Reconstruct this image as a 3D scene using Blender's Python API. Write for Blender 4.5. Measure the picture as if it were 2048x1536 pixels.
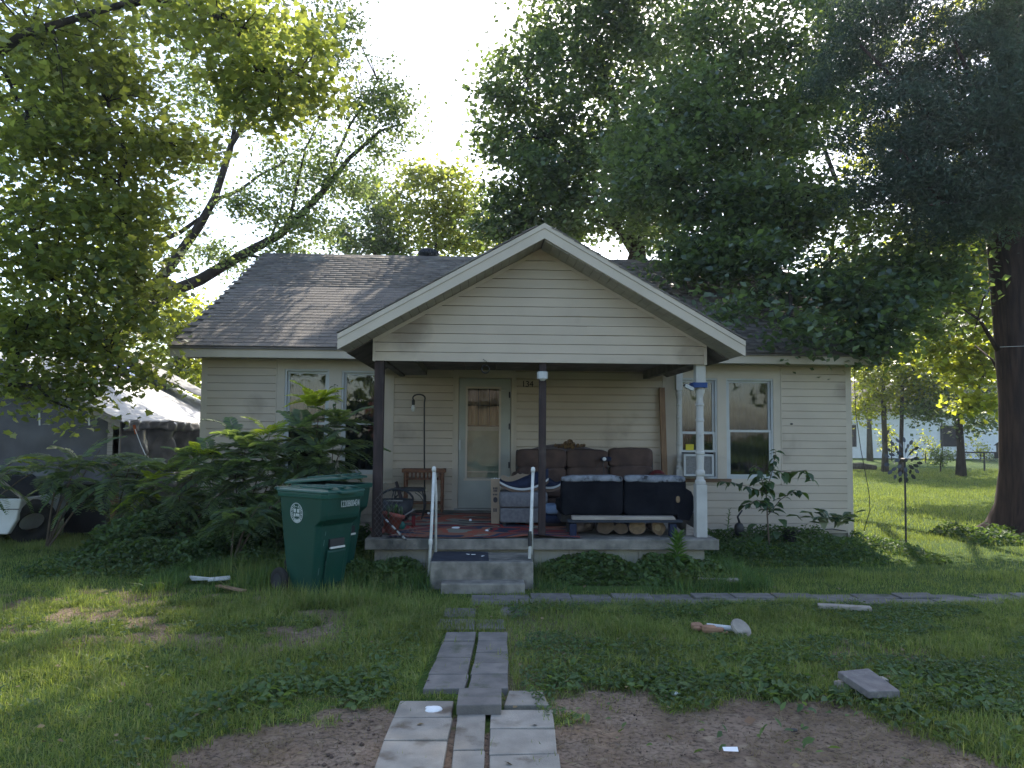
import bpy, math, random
import numpy as np
from mathutils import Vector, Matrix
random.seed(7); rng=np.random.default_rng(11)
sc=bpy.context.scene
for o in list(bpy.data.objects): bpy.data.objects.remove(o)
R=math.radians
# ---------------------------------------------------------------- camera
H=1.62; F=1540.0
PITCH=math.atan(94/1540); YAW=R(2.6); ROLL=0.008
fv=np.array([math.sin(YAW)*math.cos(PITCH),math.cos(YAW)*math.cos(PITCH),math.sin(PITCH)])
rv=np.array([math.cos(YAW),-math.sin(YAW),0.]); uv=np.cross(rv,fv)
r2=rv*math.cos(ROLL)+uv*math.sin(ROLL); u2=-rv*math.sin(ROLL)+uv*math.cos(ROLL)
camd=bpy.data.cameras.new('camera'); cam=bpy.data.objects.new('camera',camd); sc.collection.objects.link(cam); sc.camera=cam
camd.sensor_width=36; camd.lens=36*F/2048; camd.clip_end=2000; camd.clip_start=0.05
m=Matrix.Identity(4)
for i in range(3):
    m[i][0]=r2[i]; m[i][1]=u2[i]; m[i][2]=-fv[i]
m[2][3]=H; cam.matrix_world=m
# ---------------------------------------------------------------- light
SUN_AZ=R(15)      # to the right of straight ahead
SUN_EL=R(42)
w=bpy.data.worlds.new('World'); sc.world=w; w.use_nodes=True
nt=w.node_tree; bg=nt.nodes['Background']; sky=nt.nodes.new('ShaderNodeTexSky'); sky.sky_type='NISHITA'; sky.sun_disc=False
sky.sun_elevation=SUN_EL; sky.sun_rotation=SUN_AZ; sky.air_density=1.0; sky.dust_density=1.5; sky.ozone_density=1.0
nt.links.new(sky.outputs[0],bg.inputs[0]); bg.inputs[1].default_value=0.15
sd=bpy.data.lights.new('sun','SUN'); sd.energy=3.4; sd.angle=R(0.53); sd.color=(1,.93,.80)
sun=bpy.data.objects.new('sun',sd); sc.collection.objects.link(sun)
sdir=Vector((math.sin(SUN_AZ)*math.cos(SUN_EL),math.cos(SUN_AZ)*math.cos(SUN_EL),math.sin(SUN_EL)))
sun.rotation_euler=sdir.to_track_quat('Z','Y').to_euler(); sun.location=(30,40,40)
sc.view_settings.view_transform='Standard'; sc.view_settings.look='None'; sc.view_settings.exposure=1.45; sc.view_settings.gamma=1
sc.view_settings.use_curve_mapping=False
sc.render.engine='CYCLES'

# ---------------------------------------------------------------- helpers
def ray(x,y): return fv+r2*(x-1024)/F-u2*(y-768)/F
def at(x,y,Y):
    d=ray(x,y); p=d*(Y/d[1]); return (p[0],p[1],p[2]+H)
def onz(x,y,z=0.0):
    d=ray(x,y); p=d*((z-H)/d[2]); return (p[0],p[1],z)
def wx(px,Y=11.8,py=850): return at(px,py,Y)[0]
def wz(py,Y=11.8,px=1024): return at(px,py,Y)[2]

def vnoise(x,y,seed=0):
    x=np.asarray(x,float); y=np.asarray(y,float)
    xi=np.floor(x).astype(np.int64); yi=np.floor(y).astype(np.int64); xf=x-xi; yf=y-yi
    def h(a,b):
        n=(a*374761393+b*668265263+seed*1442695041)&0xffffffff
        n=((n^(n>>13))*1274126177)&0xffffffff
        return ((n^(n>>16))&0xffff)/65535.0
    sx=xf*xf*(3-2*xf); sy=yf*yf*(3-2*yf)
    return (h(xi,yi)*(1-sx)+h(xi+1,yi)*sx)*(1-sy)+(h(xi,yi+1)*(1-sx)+h(xi+1,yi+1)*sx)*sy
def fbm(x,y,s=1,o=4,seed=0):
    t=0;a=.5;f=s
    for i in range(o): t=t+a*vnoise(np.asarray(x)*f+17.3*i,np.asarray(y)*f-9.1*i,seed+i); a*=.5; f*=2.03
    return t/(1-.5**o)
def sstep(a,b,x): 
    t=np.clip((x-a)/(b-a),0,1); return t*t*(3-2*t)

def tag(o,label=None,cat=None,group=None,kind=None):
    if label: o['label']=label
    if cat: o['category']=cat
    if group: o['group']=group
    if kind: o['kind']=kind
    return o
def thing(name,label,cat,loc=(0,0,0),rz=0,group=None):
    o=bpy.data.objects.new(name,None); sc.collection.objects.link(o); o.location=loc; o.rotation_euler=(0,0,rz); o.empty_display_size=.1
    return tag(o,label,cat,group)
def link(name,me,parent=None,loc=(0,0,0),rot=(0,0,0)):
    o=bpy.data.objects.new(name,me); sc.collection.objects.link(o); o.parent=parent; o.location=loc; o.rotation_euler=rot
    return o
def dup(root,loc,rz,label=None,group=None):
    r=root.copy(); sc.collection.objects.link(r); r.location=loc; r.rotation_euler=(0,0,rz)
    if label: r['label']=label
    if group: r['group']=group
    for ch in list(root.children):
        c=ch.copy(); sc.collection.objects.link(c); c.parent=r
        for g in list(ch.children):
            d=g.copy(); sc.collection.objects.link(d); d.parent=c
    return r

class MB:
    def __init__(s): s.v=[]; s.f=[]
    def add(s,vs,fs):
        b=len(s.v); s.v+= [tuple(map(float,p)) for p in vs]; s.f+=[tuple(i+b for i in f) for f in fs]; return s
    def box(s,x0,x1,y0,y1,z0,z1):
        return s.hexa([(x0,y0,z0),(x1,y0,z0),(x1,y1,z0),(x0,y1,z0),(x0,y0,z1),(x1,y0,z1),(x1,y1,z1),(x0,y1,z1)])
    def hexa(s,p): return s.add(p,[(3,2,1,0),(4,5,6,7),(0,1,5,4),(1,2,6,5),(2,3,7,6),(3,0,4,7)])
    def cbox(s,c,sz,rot=None):
        M=rot if rot is not None else Matrix.Identity(3)
        p=[]
        for z in (-1,1):
            for x,y in ((-1,-1),(1,-1),(1,1),(-1,1)):
                q=M@Vector((x*sz[0]/2,y*sz[1]/2,z*sz[2]/2)); p.append((q.x+c[0],q.y+c[1],q.z+c[2]))
        return s.hexa(p)
    def tube(s,pts,rad,n=6,cap=True):
        pts=[Vector(p) for p in pts]; k=len(pts)
        if not hasattr(rad,'__len__'): rad=[rad]*k
        b=len(s.v); prev=None
        for i,p in enumerate(pts):
            d=(pts[min(i+1,k-1)]-pts[max(i-1,0)]); d=d.normalized() if d.length>1e-9 else Vector((0,0,1))
            if prev is None: a=d.orthogonal().normalized()
            else:
                a=prev-d*prev.dot(d); a=a.normalized() if a.length>1e-6 else d.orthogonal().normalized()
            prev=a; c=d.cross(a)
            for j in range(n):
                t=2*math.pi*j/n; q=p+(a*math.cos(t)+c*math.sin(t))*rad[i]; s.v.append(tuple(q))
        for i in range(k-1):
            for j in range(n):
                j2=(j+1)%n; s.f.append((b+i*n+j,b+i*n+j2,b+(i+1)*n+j2,b+(i+1)*n+j))
        if cap: s.f.append(tuple(b+j for j in range(n))[::-1]); s.f.append(tuple(b+(k-1)*n+j for j in range(n)))
        return s
    def lathe(s,prof,c=(0,0,0),n=16,axis='z',caps=True):
        b=len(s.v)
        for r,h in prof:
            for j in range(n):
                t=2*math.pi*j/n; a,e=r*math.cos(t),r*math.sin(t)
                p={'z':(a,e,h),'y':(a,h,e),'x':(h,a,e)}[axis]; s.v.append((p[0]+c[0],p[1]+c[1],p[2]+c[2]))
        k=len(prof)
        for i in range(k-1):
            for j in range(n):
                j2=(j+1)%n; s.f.append((b+i*n+j,b+i*n+j2,b+(i+1)*n+j2,b+(i+1)*n+j))
        if caps: s.f.append(tuple(b+j for j in range(n))[::-1]); s.f.append(tuple(b+(k-1)*n+j for j in range(n)))
        return s
    def loft(s,secs,caps=True):
        b=len(s.v); n=len(secs[0])
        for q in secs: s.v+=[tuple(map(float,p)) for p in q]
        for i in range(len(secs)-1):
            for j in range(n):
                j2=(j+1)%n; s.f.append((b+i*n+j,b+i*n+j2,b+(i+1)*n+j2,b+(i+1)*n+j))
        if caps: s.f.append(tuple(b+j for j in range(n))[::-1]); s.f.append(tuple(b+(len(secs)-1)*n+j for j in range(n)))
        return s
    def prism(s,poly,y0,y1):      # polygon in x,z extruded along y
        n=len(poly); return s.add([(x,y0,z) for x,z in poly]+[(x,y1,z) for x,z in poly],
            [tuple(range(n)),tuple(range(2*n-1,n-1,-1))]+[(i,i+n,(i+1)%n+n,(i+1)%n) for i in range(n)])
    def soft(s,c,sz,e=.35,nu=20,nv=12,sag=0,rz=0,lump=0,seed=0):   # pillow: superellipsoid
        b=len(s.v)
        def sp(v,p): return math.copysign(abs(v)**p,v)
        for i in range(nv+1):
            ph=-math.pi/2+math.pi*i/nv
            for j in range(nu):
                th=2*math.pi*j/nu
                x=sp(math.cos(ph),e)*sp(math.cos(th),e)*sz[0]/2; y=sp(math.cos(ph),e)*sp(math.sin(th),e)*sz[1]/2; z=sp(math.sin(ph),e)*sz[2]/2
                if lump:
                    q=float(vnoise(x*9+seed,z*9+y*5,seed)-.5)*lump; x+=q*.5; y+=q; z+=q
                X=x*math.cos(rz)-y*math.sin(rz); Y=x*math.sin(rz)+y*math.cos(rz)
                s.v.append((X+c[0],Y+c[1],z+c[2]))
        for i in range(nv):
            for j in range(nu):
                j2=(j+1)%nu; s.f.append((b+i*nu+j,b+i*nu+j2,b+(i+1)*nu+j2,b+(i+1)*nu+j))
        return s
    def build(s,name,mat,parent=None,smooth=False,bevel=0,loc=(0,0,0),rot=(0,0,0)):
        me=bpy.data.meshes.new(name); me.from_pydata(s.v,[],s.f); me.materials.append(mat)
        if smooth: me.polygons.foreach_set('use_smooth',[True]*len(me.polygons))
        me.update(); o=link(name,me,parent,loc,rot)
        if bevel:
            b=o.modifiers.new('bevel','BEVEL'); b.width=bevel; b.segments=2; b.limit_method='ANGLE'; b.angle_limit=R(40)
        return o

def npmesh(name,V,faces_k,mat,parent=None,smooth=False):
    """V (N,K,3) identical islands, faces_k list of index tuples within one island"""
    N,K,_=V.shape; me=bpy.data.meshes.new(name)
    me.vertices.add(N*K); me.vertices.foreach_set('co',V.reshape(-1).astype(np.float32))
    lt=sum(len(f) for f in faces_k); flat=np.concatenate([np.array(f) for f in faces_k])
    idx=(flat[None,:]+(np.arange(N)*K)[:,None]).reshape(-1)
    me.loops.add(N*lt); me.loops.foreach_set('vertex_index',idx.astype(np.int32))
    starts=np.cumsum([0]+[len(f) for f in faces_k])[:-1]
    st=(starts[None,:]+(np.arange(N)*lt)[:,None]).reshape(-1)
    me.polygons.add(N*len(faces_k)); me.polygons.foreach_set('loop_start',st.astype(np.int32))
    me.polygons.foreach_set('loop_total',np.tile([len(f) for f in faces_k],N).astype(np.int32))
    if smooth: me.polygons.foreach_set('use_smooth',np.ones(N*len(faces_k),bool))
    me.materials.append(mat); me.update(); me.validate()
    return link(name,me,parent)

# ---------------------------------------------------------------- materials
def ramp(n,a,b): pass
def mat(name,c1,c2=None,scale=6,rough=.8,bump=0,bscale=60,spec=.3,metal=0,detail=4,stretch=None,rnd=0,c3=None,s3=1.3,t3=.55,coat=0):
    M=bpy.data.materials.new(name); M.use_nodes=True; t=M.node_tree; N=t.nodes; L=t.links; P=N['Principled BSDF']
    P.inputs['Roughness'].default_value=rough; P.inputs['Metallic'].default_value=metal
    P.inputs['Specular IOR Level'].default_value=spec
    if coat: P.inputs['Coat Weight'].default_value=coat; P.inputs['Coat Roughness'].default_value=.25
    tc=N.new('ShaderNodeTexCoord'); vec=tc.outputs['Object']
    if stretch:
        mp=N.new('ShaderNodeMapping'); mp.inputs['Scale'].default_value=stretch; L.new(vec,mp.inputs[0]); vec=mp.outputs[0]
    col=None
    if c2 is None: c2=tuple(v*.8 for v in c1)
    nz=N.new('ShaderNodeTexNoise'); nz.inputs['Scale'].default_value=scale; nz.inputs['Detail'].default_value=detail; L.new(vec,nz.inputs['Vector'])
    mr=N.new('ShaderNodeMapRange'); mr.inputs[1].default_value=.35; mr.inputs[2].default_value=.65; L.new(nz.outputs['Fac'],mr.inputs[0])
    mx=N.new('ShaderNodeMix'); mx.data_type='RGBA'; mx.inputs[6].default_value=(*c1,1); mx.inputs[7].default_value=(*c2,1); L.new(mr.outputs[0],mx.inputs[0]); col=mx.outputs[2]
    if c3 is not None:
        n3=N.new('ShaderNodeTexNoise'); n3.inputs['Scale'].default_value=s3; n3.inputs['Detail'].default_value=6; L.new(tc.outputs['Object'],n3.inputs['Vector'])
        m3=N.new('ShaderNodeMapRange'); m3.inputs[1].default_value=t3; m3.inputs[2].default_value=t3+.12; L.new(n3.outputs['Fac'],m3.inputs[0])
        x3=N.new('ShaderNodeMix'); x3.data_type='RGBA'; x3.inputs[7].default_value=(*c3,1); L.new(col,x3.inputs[6]); L.new(m3.outputs[0],x3.inputs[0]); col=x3.outputs[2]
    if rnd:
        oi=N.new('ShaderNodeObjectInfo'); ge=N.new('ShaderNodeNewGeometry'); ad=N.new('ShaderNodeMath'); ad.operation='ADD'
        L.new(oi.outputs['Random'],ad.inputs[0]); L.new(ge.outputs['Random Per Island'],ad.inputs[1])
        fr=N.new('ShaderNodeMath'); fr.operation='FRACT'; L.new(ad.outputs[0],fr.inputs[0])
        m4=N.new('ShaderNodeMapRange'); m4.inputs[3].default_value=1-rnd; m4.inputs[4].default_value=1+rnd; L.new(fr.outputs[0],m4.inputs[0])
        vm=N.new('ShaderNodeVectorMath'); vm.operation='SCALE'; L.new(col,vm.inputs[0]); L.new(m4.outputs[0],vm.inputs['Scale']); col=vm.outputs[0]
    L.new(col,P.inputs['Base Color'])
    if bump:
        b=N.new('ShaderNodeBump'); b.inputs['Strength'].default_value=bump; b.inputs['Distance'].default_value=.01
        n2=N.new('ShaderNodeTexNoise'); n2.inputs['Scale'].default_value=bscale; n2.inputs['Detail'].default_value=4; L.new(vec,n2.inputs['Vector'])
        L.new(n2.outputs['Fac'],b.inputs['Height']); L.new(b.outputs[0],P.inputs['Normal'])
    return M

def leafmat(name,cols,trans=(.30,.38,.03),tf=.4,rough=.45,spec=.4,broad=1.2,amp=.3):
    M=bpy.data.materials.new(name); M.use_nodes=True; t=M.node_tree; N=t.nodes; L=t.links; P=N['Principled BSDF']; out=N['Material Output']
    P.inputs['Roughness'].default_value=rough; P.inputs['Specular IOR Level'].default_value=spec
    ge=N.new('ShaderNodeNewGeometry'); oi=N.new('ShaderNodeObjectInfo'); ad=N.new('ShaderNodeMath'); ad.operation='ADD'
    L.new(oi.outputs['Random'],ad.inputs[0]); L.new(ge.outputs['Random Per Island'],ad.inputs[1])
    fr=N.new('ShaderNodeMath'); fr.operation='FRACT'; L.new(ad.outputs[0],fr.inputs[0])
    cr=N.new('ShaderNodeValToRGB'); e=cr.color_ramp.elements
    e[0].color=(*cols[0],1); e[1].color=(*cols[-1],1)
    for i,c in enumerate(cols[1:-1]):
        q=e.new((i+1)/(len(cols)-1)); q.color=(*c,1)
    L.new(fr.outputs[0],cr.inputs[0])
    tc=N.new('ShaderNodeTexCoord'); nz=N.new('ShaderNodeTexNoise'); nz.inputs['Scale'].default_value=broad; nz.inputs['Detail'].default_value=3
    L.new(tc.outputs['Object'],nz.inputs['Vector'])
    mr=N.new('ShaderNodeMapRange'); mr.inputs[1].default_value=.3; mr.inputs[2].default_value=.7; mr.inputs[3].default_value=1-amp; mr.inputs[4].default_value=1+amp; L.new(nz.outputs['Fac'],mr.inputs[0])
    vm=N.new('ShaderNodeVectorMath'); vm.operation='SCALE'; L.new(cr.outputs[0],vm.inputs[0]); L.new(mr.outputs[0],vm.inputs['Scale'])
    L.new(vm.outputs[0],P.inputs['Base Color'])
    tr=N.new('ShaderNodeBsdfTranslucent')
    vt=N.new('ShaderNodeVectorMath'); vt.operation='SCALE'; vt.inputs[0].default_value=trans; 
    m5=N.new('ShaderNodeMapRange'); m5.inputs[3].default_value=.5; m5.inputs[4].default_value=1.35; L.new(fr.outputs[0],m5.inputs[0]); L.new(m5.outputs[0],vt.inputs['Scale'])
    L.new(vt.outputs[0],tr.inputs['Color'])
    ms=N.new('ShaderNodeMixShader'); ms.inputs[0].default_value=tf; L.new(P.outputs[0],ms.inputs[1]); L.new(tr.outputs[0],ms.inputs[2]); L.new(ms.outputs[0],out.inputs['Surface'])
    return M

def glassmat(name,tint=(.8,.85,.82),ior=1.75):
    M=bpy.data.materials.new(name); M.use_nodes=True; t=M.node_tree; N=t.nodes; L=t.links; N.remove(N['Principled BSDF']); out=N['Material Output']
    a=N.new('ShaderNodeBsdfTransparent'); a.inputs[0].default_value=(*tint,1); g=N.new('ShaderNodeBsdfGlossy'); g.inputs['Roughness'].default_value=.02
    f=N.new('ShaderNodeFresnel'); f.inputs[0].default_value=ior
    nz=N.new('ShaderNodeTexNoise'); nz.inputs['Scale'].default_value=2.2; b=N.new('ShaderNodeBump'); b.inputs['Strength'].default_value=.05; b.inputs['Distance'].default_value=.05
    tc=N.new('ShaderNodeTexCoord'); L.new(tc.outputs['Object'],nz.inputs['Vector']); L.new(nz.outputs['Fac'],b.inputs['Height']); L.new(b.outputs[0],g.inputs['Normal'])
    ms=N.new('ShaderNodeMixShader'); L.new(f.outputs[0],ms.inputs[0]); L.new(a.outputs[0],ms.inputs[1]); L.new(g.outputs[0],ms.inputs[2]); L.new(ms.outputs[0],out.inputs['Surface'])
    return M

MT={}
MT['siding']=mat('vinyl siding',(.545,.452,.352),(.48,.398,.312),scale=1.6,rough=.55,bump=.08,bscale=90,spec=.3,rnd=.035,c3=(.33,.265,.205),s3=1.1,t3=.57)
MT['trim']=mat('cream trim',(.55,.468,.372),(.49,.417,.33),scale=3,rough=.5,bump=.03)
MT['white']=mat('white vinyl',(.52,.52,.50),(.45,.45,.43),scale=4,rough=.45)
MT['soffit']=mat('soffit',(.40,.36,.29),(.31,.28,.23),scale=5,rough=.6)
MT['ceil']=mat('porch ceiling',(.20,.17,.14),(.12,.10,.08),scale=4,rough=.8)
MT['shingle']=mat('asphalt shingle',(.215,.185,.160),(.16,.138,.120),scale=3,rough=.95,bump=.5,bscale=350,rnd=.10,c3=(.29,.27,.235),s3=.8,t3=.60)
MT['darkwood']=mat('dark stained wood',(.060,.040,.036),(.030,.022,.022),scale=5,rough=.8,stretch=(6,6,.6),bump=.3,bscale=30,c3=(.13,.10,.08),s3=2.2,t3=.6)
MT['postpaint']=mat('chipped white paint',(.50,.48,.44),(.42,.40,.365),scale=6,rough=.6,bump=.1,c3=(.30,.26,.21),s3=9,t3=.66)
MT['concrete']=mat('porch concrete',(.28,.255,.215),(.15,.135,.115),scale=8,rough=.95,bump=.4,bscale=70,c3=(.10,.098,.085),s3=3.0,t3=.54,detail=8)
MT['foundation']=mat('painted block',(.38,.35,.28),(.30,.28,.235),scale=4,rough=.9,bump=.3,bscale=60,c3=(.25,.26,.20),s3=4,t3=.62)
MT['paver']=mat('concrete paver',(.34,.305,.255),(.25,.225,.19),scale=7,rough=.95,bump=.4,bscale=120,rnd=.12,c3=(.15,.12,.09),s3=5,t3=.57,detail=8)
MT['paverold']=mat('old dark paver',(.20,.18,.16),(.135,.125,.115),scale=9,rough=.95,bump=.4,bscale=120,rnd=.12,c3=(.09,.095,.06),s3=5,t3=.58,detail=8)
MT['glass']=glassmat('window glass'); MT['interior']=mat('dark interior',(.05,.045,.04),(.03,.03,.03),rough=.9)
MT['curtain']=mat('beige curtain',(.42,.34,.24),(.30,.23,.16),scale=14,rough=.9,stretch=(1,1,.15))
MT['black']=mat('black metal',(.018,.018,.020),(.03,.028,.028),rough=.5,spec=.5)
MT['blackplastic']=mat('black plastic',(.02,.022,.025),(.035,.036,.04),rough=.6)
MT['steel']=mat('galvanised steel',(.30,.30,.29),(.22,.21,.20),rough=.45,metal=.8)
MT['whitepipe']=mat('white painted pipe',(.72,.71,.66),(.55,.54,.50),scale=12,rough=.5,c3=(.25,.20,.15),s3=11,t3=.68)
MT['paper']=mat('white litter',(.85,.85,.84),(.75,.75,.74),rough=.7)
MT['bark']=mat('tree bark',(.060,.048,.040),(.028,.023,.020),scale=14,rough=.95,bump=1.0,bscale=22,stretch=(1,1,.22))
MT['barkred']=mat('cedar bark',(.070,.045,.038),(.030,.021,.020),scale=14,rough=.95,bump=1.0,bscale=24,stretch=(1.4,1.4,.14))
MT['barkgrey']=mat('grey bark',(.11,.10,.085),(.060,.052,.045),scale=14,rough=.95,bump=.8,bscale=26,stretch=(1,1,.3))
MT['brownfabric']=mat('brown suede',(.105,.066,.052),(.062,.040,.034),scale=5,rough=.95,bump=.9,bscale=9)
MT['blackleather']=mat('worn black leather',(.007,.008,.011),(.014,.015,.019),scale=6,rough=.9,spec=.03,bump=1.0,bscale=11)
MT['wornvinyl']=mat('peeled grey backing',(.26,.27,.30),(.13,.14,.16),scale=16,rough=.8,bump=.3,c3=(.02,.022,.026),s3=14,t3=.56)
MT['greyfabric']=mat('grey upholstery',(.19,.185,.19),(.14,.137,.145),scale=30,rough=.95,bump=.2,bscale=200)
MT['card']=mat('cardboard',(.36,.27,.185),(.29,.215,.15),scale=5,rough=.9)
MT['cardink']=mat('cardboard ink',(.07,.06,.065),(.05,.045,.05),rough=.9)
MT['redwood']=mat('reddish wood',(.21,.095,.050),(.12,.055,.032),scale=10,rough=.6,stretch=(1,4,4),bump=.1)
MT['goldwood']=mat('carved gilt wood',(.22,.13,.05),(.08,.045,.025),scale=30,rough=.5,bump=.4)
MT['greywood']=mat('mauve grey wood',(.16,.13,.135),(.10,.085,.09),scale=10,rough=.7)
MT['lumber']=mat('brown lumber',(.27,.16,.085),(.18,.105,.06),scale=8,rough=.8,stretch=(5,5,.5),bump=.15)
MT['palewood']=mat('weathered plank',(.40,.345,.29),(.28,.24,.205),scale=9,rough=.85,stretch=(.6,5,5),bump=.2,c3=(.16,.13,.11),s3=6,t3=.64)
MT['logend']=mat('cut log end',(.26,.175,.10),(.17,.115,.068),scale=22,rough=.9,bump=.3); MT['logbark']=mat('log bark',(.15,.11,.085),(.08,.06,.05),scale=18,rough=.95,bump=.8,bscale=30)
MT['cart']=mat('green cart plastic',(.006,.056,.040),(.008,.048,.033),scale=3,rough=.42,spec=.35,bump=.05,bscale=120,c3=(.030,.085,.060),s3=4,t3=.64)
MT['cartlid']=mat('green cart lid plastic',(.012,.080,.060),(.010,.066,.050),scale=3,rough=.34,spec=.5,c3=(.05,.13,.10),s3=5,t3=.62)
MT['rubber']=mat('old rubber',(.022,.021,.020),(.035,.032,.028),scale=9,rough=.85,bump=.2)
MT['tarpdark']=mat('dark grey tarp',(.125,.118,.12),(.085,.08,.082),scale=2.5,rough=.6,spec=.3,bump=.2,bscale=60)
MT['tarpsilver']=mat('silver tarp',(.40,.39,.385),(.27,.265,.265),scale=3,rough=.42,spec=.5,bump=.25,bscale=30)
MT['tarpmid']=mat('grey shiny tarp',(.24,.235,.24),(.12,.118,.125),scale=4,rough=.35,spec=.6,bump=.25,bscale=20)
MT['bluetarp']=mat('blue tarp',(.015,.10,.40),(.012,.07,.28),rough=.5)
MT['whitepaint']=mat('white vehicle paint',(.70,.70,.69),(.62,.62,.61),rough=.35,spec=.5)
MT['terracotta']=mat('terracotta pot',(.30,.085,.060),(.22,.06,.05),scale=9,rough=.75)
MT['navy']=mat('navy fabric',(.016,.024,.055),(.010,.015,.036),scale=20,rough=.85)
MT['solebrown']=mat('gum sole',(.16,.10,.065),(.07,.05,.04),scale=9,rough=.7)
MT['bluepad']=mat('pale blue foam',(.20,.27,.38),(.13,.18,.27),rough=.7); MT['redcloth']=mat('dark red cloth',(.16,.018,.018),(.10,.012,.014),rough=.9)
MT['yellow']=mat('yellow sticker',(.62,.50,.04),(.55,.44,.03),rough=.6); MT['bluetape']=mat('blue painter tape',(.03,.07,.22),(.02,.05,.16),rough=.6)
MT['whiteside']=mat('white lap siding',(.80,.82,.84),(.74,.76,.78),rough=.6)
MT['brick']=mat('red brick',(.17,.075,.05),(.13,.06,.04),scale=12,rough=.9); MT['asphalt']=mat('asphalt',(.06,.06,.06),(.045,.045,.045),scale=8,rough=.95,bump=.4)
MT['trash']=mat('cracked white plastic',(.62,.62,.60),(.45,.45,.42),scale=8,rough=.6)
MT['brickbit']=mat('orange brick rubble',(.36,.20,.12),(.25,.14,.09),scale=12,rough=.9)
MT['hostagreen']=leafmat('hosta leaf',[(.03,.07,.03),(.05,.10,.04)],tf=.2)
MT['hostawhite']=leafmat('hosta leaf margin',[(.35,.38,.22),(.42,.45,.28)],tf=.2)
MT['leafA']=leafmat('maple leaves',[(.06,.095,.04),(.085,.13,.042),(.12,.155,.045),(.14,.13,.055)],trans=(.56,.62,.09),tf=.46,rough=.42,spec=.8)
MT['leafB']=leafmat('light leaves',[(.07,.11,.045),(.095,.145,.055)],trans=(.36,.46,.13),tf=.42)
MT['leafD']=leafmat('blue green leaves',[(.036,.062,.048),(.050,.084,.052),(.072,.11,.05)],trans=(.32,.44,.08),tf=.34,rough=.42,spec=.8)
MT['leafF']=leafmat('sunny leaves',[(.05,.08,.02),(.08,.12,.02)],trans=(.64,.68,.06),tf=.52)
MT['cedar']=leafmat('cedar foliage',[(.050,.080,.064),(.072,.105,.076)],trans=(.12,.18,.08),tf=.2,rough=.7,spec=.3)
MT['frond']=leafmat('mimosa fronds',[(.095,.145,.095),(.125,.18,.10),(.15,.21,.075)],trans=(.34,.46,.09),tf=.35,rough=.5)  # pale blue green base has the sky's sheen mixed into it
MT['frondy']=leafmat('young yellow fronds',[(.26,.34,.035),(.34,.42,.045)],trans=(.5,.6,.04),tf=.45,rough=.5)
MT['weed']=leafmat('ground weeds',[(.038,.075,.030),(.058,.10,.036),(.085,.13,.042)],trans=(.2,.32,.04),tf=.3,rough=.65)
MT['weedlight']=leafmat('broad weed leaves',[(.05,.095,.035),(.075,.125,.042),(.10,.15,.05)],trans=(.25,.36,.06),tf=.3,rough=.6,spec=.3)
MT['bigleaf']=leafmat('sapling leaves',[(.026,.055,.024),(.040,.080,.028)],trans=(.22,.34,.05),tf=.25,rough=.42,spec=.5)
MT['lilyleaf']=leafmat('bright weed leaves',[(.06,.13,.03),(.08,.16,.035)],trans=(.25,.4,.05),tf=.35)
MT['grass']=leafmat('grass blades',[(.085,.140,.034),(.125,.180,.042),(.165,.205,.052),(.26,.21,.11)],trans=(.38,.46,.07),tf=.35,rough=.6,broad=1.3,amp=.42)
MT['grassdark']=leafmat('tall grass blades',[(.045,.10,.032),(.07,.135,.038),(.095,.155,.04)],trans=(.2,.34,.05),tf=.3,rough=.5)
MT['straw']=leafmat('dead grass',[(.17,.12,.065),(.24,.18,.09),(.12,.085,.05)],trans=(.2,.14,.06),tf=.15,rough=.8)
MT['deadleaf']=mat('dead leaf',(.20,.12,.07),(.13,.08,.05),rough=.8)
MT['stick']=mat('dry twig',(.16,.12,.085),(.10,.075,.055),rough=.9)
MT['bulb']=mat('white bulb',(.8,.8,.78),rough=.3); 

# rug
def rugmat():
    M=bpy.data.materials.new('patterned rug'); M.use_nodes=True; t=M.node_tree; N=t.nodes; L=t.links; P=N['Principled BSDF']; P.inputs['Roughness'].default_value=1
    tc=N.new('ShaderNodeTexCoord'); nz=N.new('ShaderNodeTexNoise'); nz.inputs['Scale'].default_value=1.9; nz.inputs['Detail'].default_value=1.5; nz.inputs['Distortion'].default_value=.8
    mp=N.new('ShaderNodeMapping'); mp.inputs['Scale'].default_value=(.55,1.0,1); L.new(tc.outputs['Object'],mp.inputs[0]); L.new(mp.outputs[0],nz.inputs['Vector'])
    cr=N.new('ShaderNodeValToRGB'); cr.color_ramp.interpolation='CONSTANT'; e=cr.color_ramp.elements
    e[0].position=0; e[0].color=(.03,.035,.07,1); e[1].position=.38; e[1].color=(.34,.035,.03,1)
    for p,c in ((.44,(.05,.035,.04,1)),(.48,(.26,.24,.19,1)),(.52,(.38,.09,.05,1)),(.57,(.30,.12,.07,1)),(.62,(.03,.04,.08,1)),(.68,(.22,.04,.03,1))):
        q=e.new(p); q.color=c
    L.new(nz.outputs['Fac'],cr.inputs[0]); L.new(cr.outputs[0],P.inputs['Base Color'])
    n2=N.new('ShaderNodeTexNoise'); n2.inputs['Scale'].default_value=220; b=N.new('ShaderNodeBump'); b.inputs['Strength'].default_value=.7; b.inputs['Distance'].default_value=.01
    L.new(tc.outputs['Object'],n2.inputs['Vector']); L.new(n2.outputs['Fac'],b.inputs['Height']); L.new(b.outputs[0],P.inputs['Normal'])
    return M
MT['rug']=rugmat()

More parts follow.
